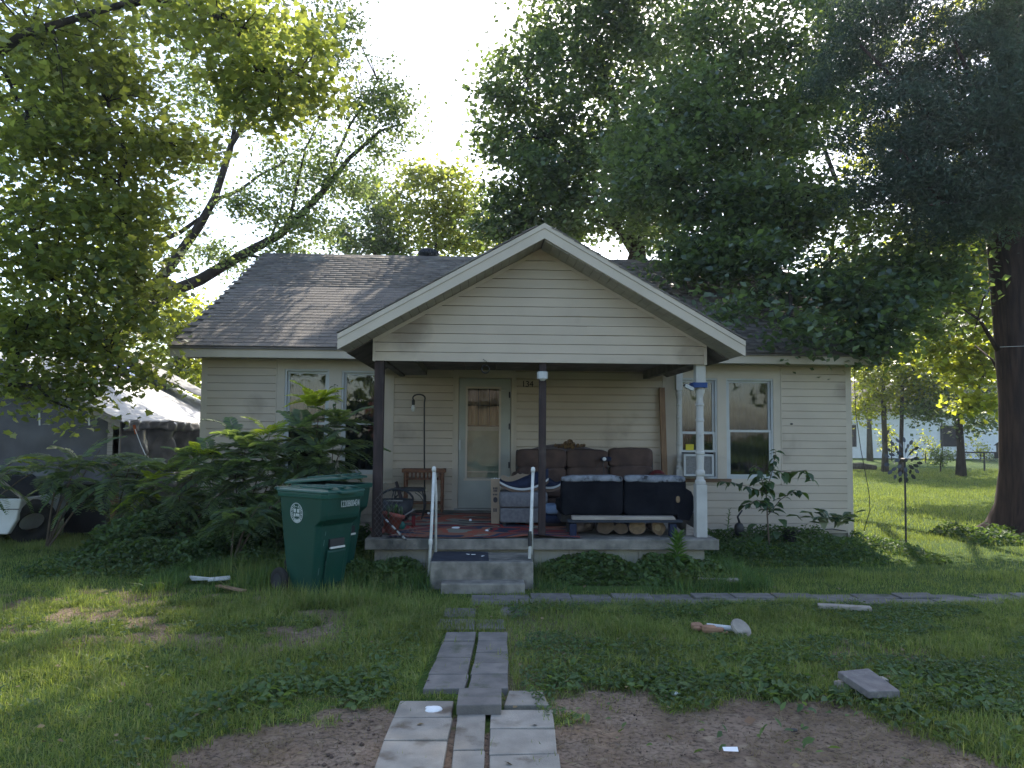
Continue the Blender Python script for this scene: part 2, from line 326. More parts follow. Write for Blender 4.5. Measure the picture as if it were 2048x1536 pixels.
# ---------------------------------------------------------------- ground
def gz(x,y):
    x=np.asarray(x,float); y=np.asarray(y,float)
    z=.28*sstep(22,40,y)
    z=z+.9*sstep(-20,-36,y)
    return z+(fbm(x,y,.7,3,5)-.5)*.05*sstep(0,1.2,np.abs(x-.05)-.7)
def dirt(x,y):
    x=np.asarray(x,float); y=np.asarray(y,float)
    n=(fbm(x,y,1.6,4,2)-.5); n2=(fbm(x,y,5,3,9)-.5)
    edge=4.50+n*1.1+n2*.55
    top=np.where(x>-.05, edge+.10*np.clip(x,0,1.5)-.30*np.clip(x-1.9,0,9), edge+.12+.35*np.clip(x+.9,-3,0))
    d=sstep(.18,-.18,y-top)*sstep(-1.65,-1.25,x+n*.8)*sstep(2.95,2.45,x+n*.9+(y-3.8)*.35)
    # worn track beside the path and path corridor
    d=np.maximum(d,.45*sstep(.5,.35,np.abs(x-.55)+n*.4)*(y<7.3)*(y>4.6))
    # thatch patches
    th=sstep(-.08,.14,n*.7+n2*1.3)*sstep(1.6,.6,np.abs(y-6.9))*sstep(-.7,-1.3,x)*.80
    tr=sstep(.08,.2,n+n2*.7)*sstep(1.4,.4,np.abs(y-6.2))*sstep(1.8,2.6,x)*.6
    return np.clip(np.maximum(d,np.maximum(th,tr)),0,1)
def axis(a):  # piecewise spacing
    out=[]
    for lo,hi,st in a: out+=list(np.arange(lo,hi-1e-6,st))
    return np.array(out+[a[-1][1]])
gx=axis([(-400,-60,40),(-60,-20,5),(-20,-8,1),(-8,8,.07),(8,24,.8),(24,60,6),(60,400,40)])
gy=axis([(-300,-40,40),(-40,0,4),(0,2.5,.5),(2.5,9,.07),(9,24,.3),(24,60,3),(60,600,45)])
GX,GY=np.meshgrid(gx,gy); GZ=gz(GX,GY); D=dirt(GX,GY)
GZ=GZ-.02*D+.028*D*(fbm(GX,GY,9,3,21)-.4)*(np.abs(GX)<8)
GZ=np.where((np.abs(GX-.05)<1.0)&(GY<7.9)&(GY>3),np.clip(GZ,-.005,.012),GZ)
V=np.stack([GX,GY,GZ],-1).reshape(-1,3); ny,nx=GX.shape
i=np.arange(ny-1)[:,None]*nx+np.arange(nx-1)[None,:]; fc=np.stack([i,i+1,i+1+nx,i+nx],-1).reshape(-1,4)
gm=bpy.data.meshes.new('ground'); gm.vertices.add(len(V)); gm.vertices.foreach_set('co',V.reshape(-1).astype(np.float32))
gm.loops.add(fc.size); gm.loops.foreach_set('vertex_index',fc.reshape(-1).astype(np.int32)); gm.polygons.add(len(fc))
gm.polygons.foreach_set('loop_start',(np.arange(len(fc))*4).astype(np.int32)); gm.polygons.foreach_set('loop_total',np.full(len(fc),4,np.int32))
gm.polygons.foreach_set('use_smooth',np.ones(len(fc),bool))
at_=gm.attributes.new('dirt','FLOAT','POINT'); at_.data.foreach_set('value',D.reshape(-1).astype(np.float32)); gm.update(); gm.validate()
def groundmat():
    M=bpy.data.materials.new('lawn soil'); M.use_nodes=True; t=M.node_tree; N=t.nodes; L=t.links; P=N['Principled BSDF']; P.inputs['Roughness'].default_value=1; P.inputs['Specular IOR Level'].default_value=.1
    a=N.new('ShaderNodeAttribute'); a.attribute_name='dirt'; tc=N.new('ShaderNodeTexCoord')
    def noise(s,d=5):
        n=N.new('ShaderNodeTexNoise'); n.inputs['Scale'].default_value=s; n.inputs['Detail'].default_value=d; L.new(tc.outputs['Object'],n.inputs['Vector']); return n.outputs['Fac']
    def mixc(f,c1,c2,lo=.35,hi=.65):
        r=N.new('ShaderNodeMapRange'); r.inputs[1].default_value=lo; r.inputs[2].default_value=hi; L.new(f,r.inputs[0]); x=N.new('ShaderNodeMix'); x.data_type='RGBA'
        for i_,c in ((6,c1),(7,c2)):
            if isinstance(c,tuple): x.inputs[i_].default_value=(*c,1)
            else: L.new(c,x.inputs[i_])
        L.new(r.outputs[0],x.inputs[0]); return x.outputs[2]
    g=mixc(noise(1.1),(.045,.085,.020),(.075,.115,.028)); g=mixc(noise(22,6),g,(.055,.060,.022),.5,.8)
    s=mixc(noise(2.5,7),(.18,.130,.095),(.26,.195,.145)); s=mixc(noise(38,5),s,(.075,.054,.040),.48,.70); s=mixc(noise(9,6),s,(.30,.235,.165),.58,.72)
    c=mixc(a.outputs['Fac'],g,s,.25,.6); L.new(c,P.inputs['Base Color'])
    b=N.new('ShaderNodeBump'); b.inputs['Strength'].default_value=.8; b.inputs['Distance'].default_value=.02; L.new(noise(45,7),b.inputs['Height']); L.new(b.outputs[0],P.inputs['Normal'])
    return M
gm.materials.append(groundmat()); g=link('ground',gm); tag(g,kind='structure')
MB().box(-200,200,-16,-9.5,-.1,.012).build('road',MT['asphalt'])['kind']='structure'

# ---------------------------------------------------------------- pavers
path=MB().add([(-.52,3.0,-.02),(.47,3.0,-.02),(.33,4.78,-.02),(-.42,4.78,-.02)],[(0,1,2,3)]).build('front_path',gm.materials[0]); tag(path,kind='structure')
def paver(par,p,z,h,m_,tilt=0):   # p: 4 corners ccw
    s_=MB(); z0=z-h
    q=[(a,b,z+random.uniform(-.004,.004)+tilt*(b-p[0][1])) for a,b in p]
    s_.hexa([(a,b,z0) for a,b,_ in q]+q); return s_.build('paver',m_,par,bevel=.006)
def row(par,xl,xr,ya,yb,z,m_):     # trapezoid between two y values; xl,xr functions
    g_=.005
    j=lambda: random.uniform(-.006,.006)
    paver(par,[(xl(ya)+g_+j(),ya+g_),(xr(ya)-g_+j(),ya+g_+j()),(xr(yb)-g_+j(),yb-g_+j()),(xl(yb)+g_+j(),yb-g_)],z,.05,m_)
def pxy(x,y): q=onz(x,y,.03); return (q[0],q[1])
def line(p0,p1):
    a=pxy(*p0); b=pxy(*p1); return lambda y:a[0]+(b[0]-a[0])*(y-a[1])/(b[1]-a[1])
L0=line((800,1398),(745,1536)); L1=line((911,1400),(889,1536)); L2=line((914,1420),(900,1536)); L3=line((972,1425),(970,1536)); L4=line((981,1425),(977,1536)); L5=line((1104,1410),(1122,1536))
def rows(par,xl,xr,marks,m_,z=.03,px=850):
    ys=[pxy(px,k)[1] for k in marks]
    for a,b in zip(ys[1:],ys[:-1]): row(par,xl,xr,a,b,z,m_)
rows(path,L0,L1,[1400,1434,1480,1560,1700],MT['paver'])
rows(path,L2,L3,[1424,1500,1600,1700],MT['paver'],px=940)
rows(path,L4,L5,[1418,1456,1508,1600,1700],MT['paver'],px=1040)
pu=MB().add([(-.5,5.0,-.01),(.3,5.0,-.01),(.27,6.3,-.01),(-.24,6.3,-.01)],[(0,1,2,3)])
U0=line((893,1265),(845,1378)); U1=line((953,1265),(932,1378)); U2=line((957,1265),(936,1378)); U3=line((1015,1265),(1019,1378))
rows(path,U0,U1,[1266,1284,1316,1350,1379],MT['paverold'],z=.038,px=900)
rows(path,U2,U3,[1266,1283,1306,1328,1351,1379],MT['paverold'],z=.038,px=980)
def pq(z,*pts): return [(onz(x,y,z)[0],onz(x,y,z)[1]) for x,y in pts]
paver(path,pq(.085,(913,1409),(1003,1409),(1003,1376),(918,1376)),.085,.06,MT['paverold'])
side=MB().add([(-.1,7.2,-.012),(14,7.3,-.012),(14,7.72,-.012),(-.1,7.72,-.012)],[(0,1,2,3)]).build('side_path',gm.materials[0]); tag(side,kind='structure')
x=0.02; k=0
while x<13:
    L_=random.choice((.40,.41,.42)); yc=7.50
    for sgn in (0,1):
        off=.12*sgn
        x0=x+off; dz=random.uniform(-.01,.008)
        paver(side,[(x0+.006,yc-.22+sgn*.225),(x0+L_-.008,yc-.22+sgn*.225+random.uniform(-.012,.012)),(x0+L_-.008,yc-.005+sgn*.225),(x0+.006,yc-.005+sgn*.225)],.012+dz,.05,MT['paverold'])
    x+=L_
paver(path,pq(.03,(1008,1409),(1098,1409),(1084,1380),(1018,1380)),.03,.05,MT['paver'])
for c4 in (((868,1258),(948,1258),(950,1238),(880,1238)),((952,1256),(1012,1256),(1008,1238),(954,1238)),((884,1232),(950,1232),(952,1216),(892,1216)),((940,1208),(998,1208),(990,1190),(944,1190)),((1000,1230),(1060,1228),(1050,1212),(1002,1213))): paver(path,pq(.016,*c4),.016,.05,MT['paverold'])

# ---------------------------------------------------------------- house
XL,XR=-4.13,5.83; YW=11.8; YB=20.3; EZ=2.82; EY=11.4; RY=16.05; RZ=5.25
house=thing('house','small cream sided single storey house with a gabled front porch','house',(0,YW,0))
HP=house.location
def hb(mb,name,m_,parent=None,**k):   # build in world coords under the house
    o=mb.build(name,m_,parent or house,**k)
    if parent is None: o.location=(-HP[0],-HP[1],-HP[2])
    return o
openings=[]   # x0,x1,z0,z1
W=[(wx(568),wx(657),wz(950),wz(743)),(wx(682),wx(762),wz(950),wz(745)),(wx(1357),wx(1434),wz(955),wz(752)),(wx(1452),wx(1546),wz(955),wz(752))]
DR=(wx(917),wx(1022),.44,2.43)
holes=W+[(DR[0],DR[1],.42,DR[3])]
xs=sorted({XL,XR,*[h[0] for h in holes],*[h[1] for h in holes]}); zs=sorted({.1,2.86,*[h[2] for h in holes],*[h[3] for h in holes]})
wall=MB()
for a,b in zip(xs[:-1],xs[1:]):
    for c,d in zip(zs[:-1],zs[1:]):
        mx_,mz_=(a+b)/2,(c+d)/2
        if any(h[0]<mx_<h[1] and h[2]<mz_<h[3] for h in holes): continue
        wall.box(a,b,YW,YW+.14,c,d)
fw=hb(wall,'front_wall',MT['trim'])
ow=MB(); ow.box(XL,XL+.14,YW+.142,YB,.1,2.86).box(XR-.14,XR,YW+.142,YB,.1,2.86).box(XL+.142,XR-.142,YB-.14,YB,.1,2.86)
# gable end triangles
for x0 in (XL+.002,XR-.142): ow.add([(x0,YW+.1,2.862),(x0,YB,2.862),(x0,RY,RZ-.12),(x0+.138,YW+.1,2.862),(x0+.138,YB,2.862),(x0+.138,RY,RZ-.12)],[(0,1,2),(5,4,3),(0,3,4,1),(1,4,5,2),(2,5,3,0)])
hb(ow,'side_wall',MT['siding'])
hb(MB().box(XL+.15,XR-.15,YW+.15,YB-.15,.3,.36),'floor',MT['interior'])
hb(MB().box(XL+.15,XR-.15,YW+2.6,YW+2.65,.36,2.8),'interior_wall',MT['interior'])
hb(MB().box(XL+.02,XR-.02,YW+.03,YB,-.1,.098),'foundation',MT['foundation'])
# siding boards
def board(x0,x1,z,h,parent,yf,x0t=None,x1t=None,m_=None):
    x0t=x0 if x0t is None else x0t; x1t=x1 if x1t is None else x1t
    s_=MB(); t=.022; k=(.80 if (parent.name.startswith('front_wall') and x0>.5 and x1<2.95 and z>.4) else .93); a0=x0+(x0t-x0)*k; a1=x1+(x1t-x1)*k
    s_.loft([[(x0,yf-t,z),(x0,yf,z+.012),(x0t,yf,z+h),(x0t,yf-.002,z+h),(a0,yf-t*.9,z+h*k)],[(x1,yf-t,z),(x1,yf,z+.012),(x1t,yf,z+h),(x1t,yf-.002,z+h),(a1,yf-t*.9,z+h*k)]])
    return s_.build('siding_board',m_ or MT['siding'],parent)
segs_full=[(XL+.07,XR-.07)]
cas=[(wx(552),wx(786),wz(959),wz(727)),(wx(1326),wx(1561),wz(966),wz(738)),(wx(907),wx(1031),.42,wz(747))]
hh=.1155; z=.12; 
while z<2.72:
    z1=min(z+hh,2.80); iv=[(XL+.07,XR-.07)]
    for c in cas:
        if c[2]<z1-.02 and c[3]>z+.02:
            nv=[]
            for a,b in iv:
                if c[1]<=a or c[0]>=b: nv.append((a,b)); continue
                if c[0]>a: nv.append((a,c[0]))
                if c[1]<b: nv.append((c[1],b))
            iv=nv
    for a,b in iv:
        if b-a>.02:
            # hidden boards behind porch slab are skipped below deck level
            if b-a>4 : 
                mid=a+(b-a)*random.choice((.34,.5,.67)); board(a,mid-.001,z,z1-z,fw,YW-.001); board(mid+.001,b,z,z1-z,fw,YW-.001)
            else: board(a,b,z,z1-z,fw,YW-.001)
    z+=hh
corner=MB().box(XL-.02,XL+.07,YW-.022,YW+.05,.03,2.80).build('corner_trim',MT['trim'],fw)
MB().box(XR-.07,XR+.02,YW-.022,YW+.05,.03,2.80).build('corner_trim',MT['trim'],fw)
MB().box(XL+.07,XR-.07,YW-.012,YW,.085,.12).build('starter_strip',MT['trim'],fw)
# casings
def casing(c,inner,name='window_casing'):
    mb=MB(); xs_=sorted({c[0],c[1],*[h[0] for h in inner],*[h[1] for h in inner]}); zs_=sorted({c[2],c[3],*[h[2] for h in inner],*[h[3] for h in inner]})
    for a,b in zip(xs_[:-1],xs_[1:]):
        for d,e in zip(zs_[:-1],zs_[1:]):
            if any(h[0]<(a+b)/2<h[1] and h[2]<(d+e)/2<h[3] for h in inner): continue
            mb.box(a,b,YW-.024,YW-.001,d,e)
    # raised lips round the outside and between the windows
    mb.box(c[0]-.012,c[0]+.002,YW-.034,YW-.001,c[2],c[3]+.012).box(c[1]-.002,c[1]+.012,YW-.034,YW-.001,c[2],c[3]+.012).box(c[0],c[1],YW-.036,YW-.002,c[3],c[3]+.012)
    hb(mb,name,MT['trim'])
casing(cas[0],W[:2]); casing(cas[1],W[2:]); casing(cas[2],[(DR[0],DR[1],.42,DR[3])],'door_casing')
# windows
def window(w_,split,label=None,raised=False,glassz=None):
    x0,x1,z0,z1=w_; f=.03
    wn=MB().box(x0,x0+f,YW-.01,YW+.1,z0,z1).box(x1-f,x1,YW-.01,YW+.1,z0,z1).box(x0+f,x1-f,YW-.01,YW+.1,z1-f,z1).box(x0+f,x1-f,YW-.02,YW+.1,z0,z0+f)
    o=hb(wn,'window',MT['white'])
    if label: o['label']=label
    def sash(a,b,y,rail=.035):
        mb=MB(); X0,X1=x0+f+.001,x1-f-.001
        mb.box(X0,X0+rail,y,y+.03,a,b).box(X1-rail,X1,y,y+.03,a,b).box(X0+rail,X1-rail,y,y+.03,a,a+rail).box(X0+rail,X1-rail,y,y+.03,b-rail,b)
        mb.build('sash',MT['white'],o)
        MB().add([(X0+rail-.005,y+.015,a+rail-.005),(X1-rail+.005,y+.015,a+rail-.005),(X1-rail+.005,y+.015,b-rail+.005),(X0+rail-.005,y+.015,b-rail+.005)],[(0,1,2,3)]).build('pane',MT['glass'],o)
    sash(split-.02,z1-f-.001,YW+.035); 
    lo=z0+f+.001 if not raised else raised
    sash(lo,split+.015 if not raised else split+.01,YW+.002)
    return o
w1=window(W[0],wz(850)); w2=window(W[1],wz(849)); w3=window(W[2],wz(862),raised=wz(902)); w4=window(W[3],wz(858))
MB().add([(wx(615),YW+.003,wz(886)),(wx(628),YW+.003,wz(886)),(wx(628),YW+.003,wz(872)),(wx(615),YW+.003,wz(872))],[(0,1,2,3)]).build('sticker',MT['yellow'],w1)
q=MB().box(wx(1371),wx(1387),YW-.004,YW-.001,wz(898),wz(886)).build('sticker',MT['yellow'],w3)
hb(MB().box(wx(590),wx(648),YW+.06,YW+.075,wz(903),wz(895)),'blind_rail',MT['white'])
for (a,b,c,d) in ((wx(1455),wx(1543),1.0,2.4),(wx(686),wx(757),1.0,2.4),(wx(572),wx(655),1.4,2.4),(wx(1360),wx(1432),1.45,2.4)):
    # gathered curtain, its near-black blue stands in for dim reflecting panes
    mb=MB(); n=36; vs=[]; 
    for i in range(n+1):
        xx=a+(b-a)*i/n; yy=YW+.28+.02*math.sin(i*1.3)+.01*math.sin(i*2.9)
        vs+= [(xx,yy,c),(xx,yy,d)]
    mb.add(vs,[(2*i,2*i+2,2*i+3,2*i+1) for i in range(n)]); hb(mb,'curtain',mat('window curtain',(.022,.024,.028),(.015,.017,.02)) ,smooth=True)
# doors: inner door seen through storm door glass
ind=MB(); gx0,gx1,gz0,gz1=wx(934),wx(1001),wz(852),wz(772)
yi=YW+.10
for a,b,c,d in ((DR[0],gx0,.44,2.42),(gx1,DR[1],.44,2.42),(gx0,gx1,.44,gz0),(gx0,gx1,gz1,2.42)): ind.box(a,b,yi,yi+.04,c,d)
idr=hb(ind,'inner_door',MT['white'])
mu=MB()
for i in (1,2): xx=gx0+(gx1-gx0)*i/3; mu.box(xx-.008,xx+.008,yi-.004,yi+.02,gz0,gz1)
zz=(gz0+gz1)/2+.01; mu.box(gx0,gx1,yi-.006,yi+.018,zz-.008,zz+.008).box(gx0-.01,gx1+.01,yi-.02,yi+.018,gz0-.01,gz0+.012)
mu.build('muntin',MT['black'],idr)
mb=MB(); n=24; vs=[]
for i in range(n+1):
    xx=gx0+(gx1-gx0)*i/n; yy=yi+.09+.012*math.sin(i*1.9); vs+=[(xx,yy,gz0-.02),(xx,yy,gz1+.02)]
mb.add(vs,[(2*i,2*i+2,2*i+3,2*i+1) for i in range(n)]).build('curtain',MT['curtain'],idr,smooth=True)
MB().box(gx0,gx1,yi-.006,yi-.001,wz(956),wz(862)).build('door_panel',mat('pale door panel',(.42,.46,.38),(.34,.38,.31),scale=6),idr)
sdm=MB(); sx0,sx1,sz0,sz1=wx(935),wx(998),wz(957),wz(778); y0,y1=YW-.012,YW+.018
for a,b,c,d in ((DR[0]+.008,sx0,.45,2.42),(sx1,DR[1]-.008,.45,2.42),(sx0,sx1,.45,sz0),(sx0,sx1,sz1,2.42)): sdm.box(a,b,y0,y1,c,d)
sdo=hb(sdm,'storm_door',mat('off white door',(.40,.40,.35),(.35,.35,.305),scale=3,rough=.5))
MB().box(sx0-.03,sx0,y0-.012,y0-.001,sz0-.03,sz1+.03).box(sx1,sx1+.03,y0-.012,y0-.001,sz0-.03,sz1+.03).box(sx0,sx1,y0-.012,y0-.001,sz1,sz1+.03).box(sx0-.05,sx1+.05,y0-.014,y0-.001,sz0-.034,sz0-.001).build('glass_frame',MT['trim'],sdo)
MB().add([(sx0,YW+.003,sz0),(sx1,YW+.003,sz0),(sx1,YW+.003,sz1),(sx0,YW+.003,sz1)],[(0,1,2,3)]).build('pane',MT['glass'],sdo)
MB().box(sx0,sx1,YW-.004,YW-.001,wz(944)-.006,wz(944)+.006).build('glass_bar',MT['trim'],sdo)
MB().box(wx(918),wx(922),y0-.05,y0-.03,wz(901),wz(880)).box(wx(918.5),wx(921.5),y0-.032,y0,wz(899),wz(897)).box(wx(918.5),wx(921.5),y0-.032,y0,wz(884),wz(882)).build('handle',MT['white'],sdo,bevel=.003)
for pz in (853,930,790): MB().box(wx(1017),wx(1020),y0-.02,y0-.001,wz(pz+6),wz(pz-6)).build('hinge',MT['black'],sdo)
hb(MB().box(DR[0]-.05,DR[1]+.05,YW-.05,YW-.002,.418,.445),'threshold',MT['steel'])
# numerals
def text(s,size,ext=.003,align='LEFT'):
    c=bpy.data.curves.new('t','FONT'); c.body=s; c.size=size; c.extrude=ext; c.align_x=align; c.resolution_u=3
    o=bpy.data.objects.new('t',c); sc.collection.objects.link(o); bpy.context.view_layer.update()
    dg=bpy.context.evaluated_depsgraph_get(); me=bpy.data.meshes.new_from_object(o.evaluated_get(dg)); bpy.data.objects.remove(o); bpy.data.curves.remove(c); me.materials.clear(); return me
hx=[1042,1050,1058]
for ch,px_ in zip('134',hx):
    me=text(ch,.13,.006); me.materials.append(MT['black']); o=link('house_number',me,house,(wx(px_),-.028,wz(773.5)),(R(90),0,0))
# roof
roof=MB(); t=.10; xe0,xe1=-4.47,6.14
def slab(mb,p,th):  # p 4 pts (ccw from above), thickness down
    mb.hexa([(a,b,c-th) for a,b,c in p]+p)
slab(roof,[(xe0,EY,EZ),(xe1,EY,EZ),(xe1,RY,RZ),(xe0,RY,RZ)],t); slab(roof,[(xe0,RY,RZ),(xe1,RY,RZ),(xe1,2*RY-EY,EZ),(xe0,2*RY-EY,EZ)],t)
rf=hb(roof,'roof',MT['shingle'])
sl=math.hypot(RY-EY,RZ-EZ); sy,sz_=(RY-EY)/sl,(RZ-EZ)/sl; tilt=math.atan2(RZ-EZ,RY-EY)
ex=.142; nrow=int(sl/ex); wS=.30
def shingle_mesh(wd):
    s_=MB(); g_=.003; th0,th1=.011,.004; d=ex+.03
    s_.hexa([(g_,0,0),(wd-g_,0,0),(wd-g_,d,0),(g_,d,0),(g_,0,th0),(wd-g_,0,th0),(wd-g_,d,th1),(g_,d,th1)])
    me=bpy.data.meshes.new('shingle'); me.from_pydata(s_.v,[],s_.f); me.materials.append(MT['shingle']); return me
shm=shingle_mesh(wS)
cand=[]
for r_ in range(nrow):
    y=EY-.02+sy*ex*r_; zc=EZ+sz_*ex*r_-.01*0; off=(r_*.5%1)*wS+random.uniform(-.02,.02)
    x=xe0-.03+(off if off<.2 else off-wS)
    while x<xe1:
        if not(x>.72 - 9 and 0): cand.append((x,y,zc+.002+random.uniform(0,.003),r_))
        x+=wS
# visible ones first: left of the porch gable
vis=lambda c: (c[0]<1.2 and not (c[0]> -1.4+ (c[1]-EY)*1.0)) or False
front=[c for c in cand if vis(c)]; front.sort(key=lambda c:c[1]); main=front[:300]; ms=set(main); rest=[c for c in cand if c not in ms]
for c in main:
    o=link('shingle',shm,rf,(c[0],c[1],c[2]+.002),(tilt,random.uniform(-.004,.004),random.uniform(-.006,.006)))
base=np.array(shingle_mesh(wS).vertices and [v.co[:] for v in shm.vertices])
rot=np.array(Matrix.Rotation(tilt,3,'X'))
VV=np.array([base@rot.T+np.array([c[0],c[1],c[2]+.002]) for c in rest])
so=npmesh('shingle',VV,[(3,2,1,0),(4,5,6,7),(0,1,5,4),(1,2,6,5),(2,3,7,6),(3,0,4,7)],MT['shingle'],rf); so['kind']='stuff'
# ridge caps
x=xe0; cap=MB().hexa([(0,-.14,-.075),(.27,-.14,-.075),(.27,0,0),(0,0,0),(0,-.14,-.06),(.27,-.14,-.06),(.27,0,.018),(0,0,.018)]).hexa([(0,0,0),(.27,0,0),(.27,.14,-.075),(0,.14,-.075),(0,0,.018),(.27,0,.018),(.27,.14,-.06),(0,.14,-.06)])
cm=bpy.data.meshes.new('ridge_cap'); cm.from_pydata(cap.v,[],cap.f); cm.materials.append(MT['shingle'])
while x<xe1-.1:
    link('ridge_cap',cm,rf,(x,RY,RZ+.012+random.uniform(-.003,.003)),(0,R(1),0)); x+=.262
# fascia and soffit of the main roof
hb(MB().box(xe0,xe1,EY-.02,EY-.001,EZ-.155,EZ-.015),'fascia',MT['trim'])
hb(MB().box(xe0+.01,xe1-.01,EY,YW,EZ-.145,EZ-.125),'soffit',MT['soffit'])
hb(MB().box(xe0-.01,xe1+.01,EY-.05,EY-.021,EZ-.035,EZ-.010),'drip_edge',MT['shingle'])
for xx in (xe0+.001,xe1-.021):
    mb=MB(); mb.hexa([(xx,EY,EZ-.16),(xx+.02,EY,EZ-.16),(xx+.02,RY,RZ-.16),(xx,RY,RZ-.16),(xx-.003,EY,EZ-.1),(xx+.023,EY,EZ-.1),(xx+.023,RY,RZ-.1),(xx-.003,RY,RZ-.1)]); hb(mb,'rake_board',MT['trim'])
# porch gable roof
PX,PZ=.72,3.90; hw=2.20; pe=2.66; PYF=8.30; PYB=13.6; 
pr=MB(); th=.07
slab(pr,[(PX-hw,PYF,pe),(PX,PYF,PZ),(PX,PYB,PZ),(PX-hw,11.75,pe)],th); slab(pr,[(PX,PYF,PZ),(PX+hw,PYF,pe-.02),(PX+hw,11.75,pe-.02),(PX,PYB,PZ)],th)
prf=hb(pr,'porch_roof',MT['shingle'])
sl2=math.hypot(hw,PZ-pe); ux,uz=hw/sl2,(PZ-pe)/sl2
# courses of shingles at the verge (edges proud of the fascia)
for sg in (-1,1):
    for i in range(17):
        d0=i*.142; d1=min(d0+.165,sl2)
        xa=PX+sg*(hw-d0*ux+ .03); za=pe-(.02 if sg>0 else 0)+d0*uz-.012; xb=PX+sg*(hw-d1*ux+.03*0); zb=pe-(.02 if sg>0 else 0)+d1*uz
        mb=MB(); p=[(xa,PYF-.03,za+.012),(xb,PYF-.03,zb+.004),(xb,11.9,zb+.004),(xa,11.7,za+.012)]
        if sg>0: p=[p[1],p[0],p[3],p[2]]
        mb.hexa([(a,b,c-.002) for a,b,c in p]+[(a,b,c+.012) for a,b,c in p]); mb.build('shingle_course',MT['shingle'],prf)
# rake fascia: two boards each side
for sg in (-1,1):
    ez=pe-(.02 if sg>0 else 0)
    for (o0,o1,yy) in ((-.060,-.004,PYF-.022),(-.172,-.062,PYF-.012)):
        xo=PX+sg*(hw+.02)
        mb=MB(); mb.hexa([(xo,yy,ez-.01+o0),(PX,yy,PZ+o0),(PX,PYF+.02,PZ+o0),(xo,PYF+.02,ez-.01+o0),(xo,yy,ez-.01+o1),(PX,yy,PZ+o1),(PX,PYF+.02,PZ+o1),(xo,PYF+.02,ez-.01+o1)])
        mb.build('rake_fascia',MT['trim'],prf)
YG=8.78  # gable wall plane
gxl,gxr=-1.185,2.65; gb=2.405
# soffit panels under the rake overhang
for sg in (-1,1):
    ez=pe-(.02 if sg>0 else 0)-.155; n=24
    for i in range(n):
        d0=i*sl2/n; d1=(i+1)*sl2/n-.006
        xa,za=PX+sg*(hw-d0*ux),ez+d0*uz; xb,zb=PX+sg*(hw-d1*ux),ez+d1*uz
        mb=MB(); yb=YG-.005
        mb.hexa([(xa,PYF+.022,za-.012),(xb,PYF+.022,zb-.012),(xb,yb,zb-.012),(xa,yb,za-.012),(xa,PYF+.022,za),(xb,PYF+.022,zb),(xb,yb,zb),(xa,yb,za)]); mb.build('soffit_panel',MT['soffit'],prf)
    # eave box side soffit
    xa=PX+sg*hw; xi=gxl+.005 if sg<0 else gxr-.005
    zi=ez+abs(xa-xi)/ux*uz
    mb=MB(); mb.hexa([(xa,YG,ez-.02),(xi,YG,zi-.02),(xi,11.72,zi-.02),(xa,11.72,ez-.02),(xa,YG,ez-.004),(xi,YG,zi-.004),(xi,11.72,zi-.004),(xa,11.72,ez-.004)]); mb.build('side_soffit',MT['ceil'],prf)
# gable wall
def zroof(x): return PZ-.172-abs(x-PX)/hw*(PZ-pe)
gw=MB().prism([(gxl,gb+.01),(gxr,gb+.01),(gxr,zroof(gxr)),(PX,zroof(PX)),(gxl,zroof(gxl))],YG,YG+.1)
gwo=hb(gw,'gable_wall',MT['trim'])
gh=.1075; z=gb; 
while z<PZ-.24:
    def lim(zz):
        d=(PZ-.175-zz)*hw/(PZ-pe); return max(gxl+.03,PX-d),min(gxr-.03,PX+d)
    a,b=lim(z); a2,b2=lim(z+gh)
    if b2-a2<.05: a2=b2=PX
    k=int((z-gb)/gh)
    if k in (1,2,4):   # lapped joint part way along
        xm=wx((1240,1175,1110)[(1,2,4).index(k)],YG,700)
        board(a,xm,z,gh,gwo,YG-.001,x0t=a2,x1t=xm); board(xm-.004,b,z+.002,gh,gwo,YG-.0035,x0t=xm-.004,x1t=b2)
    else: board(a,b,z,gh,gwo,YG-.001,x0t=a2,x1t=b2)
    z+=gh
for sg in (-1,1):   # frieze trim along the rake and corners
    x0=gxl if sg<0 else gxr; z0=zroof(x0)
    mb=MB(); mb.hexa([(x0,YG-.026,z0-.045),(PX,YG-.026,zroof(PX)-.045),(PX,YG,zroof(PX)-.045),(x0,YG,z0-.045),(x0,YG-.026,z0),(PX,YG-.026,zroof(PX)),(PX,YG,zroof(PX)),(x0,YG,z0)]); mb.build('gable_trim',MT['trim'],gwo)
    MB().box(min(x0,x0-sg*.03),max(x0,x0-sg*.03),YG-.03,YG+.1,gb-.005,z0-.046).build('gable_trim',MT['trim'],gwo)
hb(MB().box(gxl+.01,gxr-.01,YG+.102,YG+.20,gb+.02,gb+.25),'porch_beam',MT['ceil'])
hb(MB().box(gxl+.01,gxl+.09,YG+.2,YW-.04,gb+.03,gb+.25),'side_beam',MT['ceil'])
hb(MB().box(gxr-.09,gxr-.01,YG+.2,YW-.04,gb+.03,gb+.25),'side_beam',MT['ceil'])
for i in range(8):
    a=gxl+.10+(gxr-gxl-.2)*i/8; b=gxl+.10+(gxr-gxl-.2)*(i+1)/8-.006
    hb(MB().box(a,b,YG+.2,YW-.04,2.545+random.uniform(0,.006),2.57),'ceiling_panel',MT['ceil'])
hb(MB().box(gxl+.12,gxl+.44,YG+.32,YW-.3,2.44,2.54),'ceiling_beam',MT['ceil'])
hb(MB().box(XL-.0,gxl,YW-.03,YW-.001,2.66,2.70),'frieze',MT['trim'])
